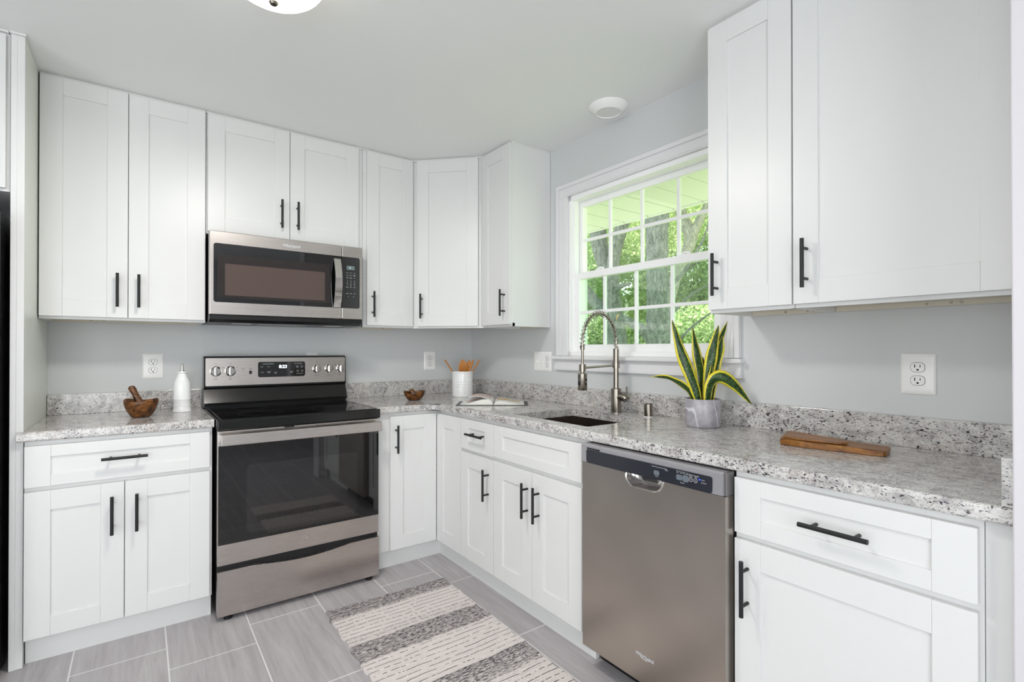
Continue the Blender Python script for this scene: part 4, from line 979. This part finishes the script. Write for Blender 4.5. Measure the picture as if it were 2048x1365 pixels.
def tree_straight():
    o = (4.0, 1.32, -.6); r = thing('tree', 'thick straight grey trunk seen in the middle of the window', 'tree', o, 0, 'trees outside the window')
    shift(bent([(4, 1.28, -.62), (4, 1.30, .6), (4, 1.31, 1.4), (4, 1.335, 1.9), (4, 1.35, 2.4), (4, 1.355, 2.9), (4, 1.35, 3.6), (4.1, 1.3, 5.2)], [.30, .24, .195, .165, .155, .160, .19, .13]), o).build('trunk', 'bark', r)
    l = shift(bent([(3.95, 1.22, 1.12), (3.84, 1.36, 1.42), (3.74, 1.55, 1.60), (3.66, 1.775, 1.71)], [.115, .085, .065, .056]), o).build('broken_limb', 'bark', r)
    MB().lathe([(0, 0), (.05, 0), (.05, .006), (0, .006)], n=14)
    c = MB().tube([(3.662-o[0], 1.774-o[1], 1.7095-o[2]), (3.652-o[0], 1.80-o[1], 1.717-o[2])], [.056, .050], 14).build('cut_end', 'cutwood', l)
    shift(bent([(4, 1.33, 2.0), (4.2, 1.05, 2.35), (4.4, .82, 2.9), (4.5, .7, 3.6)], [.04, .022, .016, .01]), o).build('branch', 'bark', r)
    foliage(16000, [(4.6, 1.3, 5.6, 2.6, 2.6, 1.3), (5.0, 3.0, 5.0, 1.6, 1.6, 1.0), (4.9, -.6, 4.6, 1.4, 1.6, .9)], .045, 'leaf_a', r, o)
def tree_twin():
    o = (4.6, 2.75, -.6); r = thing('tree', 'twin-stemmed tree with a dark branch seen at the left of the window', 'tree', o, 0, 'trees outside the window')
    shift(bent([(4.6, 2.68, -.62), (4.6, 2.70, .6), (4.6, 2.70, 1.4), (4.6, 2.74, 1.9), (4.6, 2.78, 2.35), (4.6, 2.75, 2.7), (4.6, 2.69, 3.02), (4.6, 2.52, 3.45), (4.7, 2.2, 4.6)], [.30, .25, .20, .165, .13, .11, .115, .12, .09]), o).build('trunk', 'bark', r)
    shift(bent([(4.6, 2.76, 2.15), (4.6, 2.86, 2.55), (4.6, 3.0, 2.85), (4.6, 3.08, 3.15), (4.6, 3.12, 3.5), (4.7, 3.2, 4.6)], [.13, .13, .13, .15, .15, .1]), o).build('stem', 'bark', r)
    shift(bent([(4.6, 2.74, 1.78), (4.6, 2.95, 1.93), (4.6, 3.2, 2.12), (4.6, 3.5, 2.42), (4.6, 3.9, 2.7)], [.13, .12, .105, .085, .06]), o).build('branch', 'bark', r)
    shift(bent([(4.55, 2.68, 2.22), (4.45, 2.45, 2.30), (4.4, 2.2, 2.32)], [.035, .04, .02]), o).build('branch', 'bark', r)
    foliage(16000, [(5.0, 3.6, 5.4, 2.3, 2.3, 1.2), (5.2, 2.2, 4.9, 1.4, 1.2, .8), (5.3, 4.6, 3.6, .9, .9, .8)], .045, 'leaf_c', r, o)
def tree_pale():
    o = (6.0, 2.6, -.6); r = thing('tree', 'pale twisted trunk seen at the right of the window', 'tree', o, 0, 'trees outside the window')
    shift(bent([(6, 2.9, -.62), (6, 2.85, .8), (6, 2.74, 1.7), (6, 2.60, 2.3), (6, 2.42, 2.7), (6, 2.23, 3.05), (6, 2.15, 3.3), (6, 2.26, 3.55), (6, 2.37, 3.9), (6.1, 2.3, 4.8)], [.24, .2, .14, .12, .105, .10, .12, .11, .10, .07]), o).build('trunk', 'bark_pale', r)
    shift(bent([(6, 2.16, 3.28), (6, 2.08, 3.36), (6, 2.0, 3.5), (6.1, 1.7, 4.1)], [.10, .085, .08, .05]), o).build('branch', 'bark_pale', r)
    for k, (a, b_) in enumerate((((6, 2.60, 2.3), (6.2, 1.9, 2.9)), ((6, 2.72, 1.75), (6.3, 1.7, 2.5)), ((6, 2.85, .9), (6.2, 1.6, 2.05)))):
        m_ = ((a[0]+b_[0])/2, (a[1]+b_[1])/2+.05, (a[2]+b_[2])/2+.12)
        shift(bent([a, m_, b_], [.035, .024, .010], 10, 6), o).build('branch', 'bark', r)
    foliage(16000, [(6.6, 2.2, 5.3, 2.2, 2.4, 1.2), (6.8, 1.2, 4.0, 1.0, 1.2, .7), (7.0, 3.6, 3.9, 1.0, 1.0, .7)], .05, 'leaf_b', r, o)
tree_straight(); tree_twin(); tree_pale()
def backtree(label, x, y, h, blobs, n, mat, size=.062, name='tree'):
    o = (x, y, -.6); r = thing(name, label, 'tree' if name == 'tree' else 'shrub', o, 0, 'foliage beyond the trunks')
    shift(bent([(x, y, -.62), (x+.1, y, h*.4), (x, y+.1, h*.8)], [.16, .12, .07], 12, 5), o).build('trunk', 'bark', r)
    foliage(int(n*2.1), blobs, size, mat, r, o)
backtree('leafy green tree far left beyond the twin-stemmed tree', 10, 9.2, 5, [(10, 9.2, 4.6, 2.1, 2.1, 2.0), (9.4, 8.2, 2.6, 1.3, 1.3, 1.0), (10.6, 10.3, 3.0, 1.4, 1.4, 1.2)], 11000, 'leaf_a')
backtree('pale yellow-green tree beyond, between the twin stems and the thick trunk', 11, 6.6, 5, [(11, 7.2, 4.9, 1.8, 1.8, 1.6), (11.2, 6.2, 3.0, 1.5, 1.3, 1.1), (11.6, 7.6, 2.6, 1.2, 1.2, .9)], 10000, 'leaf_b')
backtree('green tree beyond, just right of the thick trunk', 12, 4.4, 5, [(12, 4.8, 4.9, 2.0, 2.0, 1.7), (11.6, 4.0, 3.0, 1.4, 1.4, 1.1), (12.4, 5.4, 2.6, 1.3, 1.3, 1.0)], 11000, 'leaf_a')
backtree('deep green tree far right beyond the pale twisted trunk', 11, 1.8, 5, [(11, 1.9, 4.8, 2.0, 2.0, 1.8), (10.4, 2.9, 3.0, 1.2, 1.2, 1.0), (11, 1.0, 2.8, 1.6, 1.6, 1.2)], 11000, 'leaf_c')
backtree('low bright shrub in the lower left panes', 8.5, 7.0, 1.6, [(8.5, 7.2, 1.5, 1.7, 1.7, .9), (9.2, 5.9, 1.3, 1.1, 1.1, .8)], 9000, 'leaf_b', .055, 'shrub')
backtree('low bright shrub in the lower right panes', 9, 3.6, 1.6, [(9, 3.4, 1.5, 1.8, 1.8, .9), (9.4, 2.0, 1.4, 1.3, 1.3, .9)], 9000, 'leaf_b', .055, 'shrub')
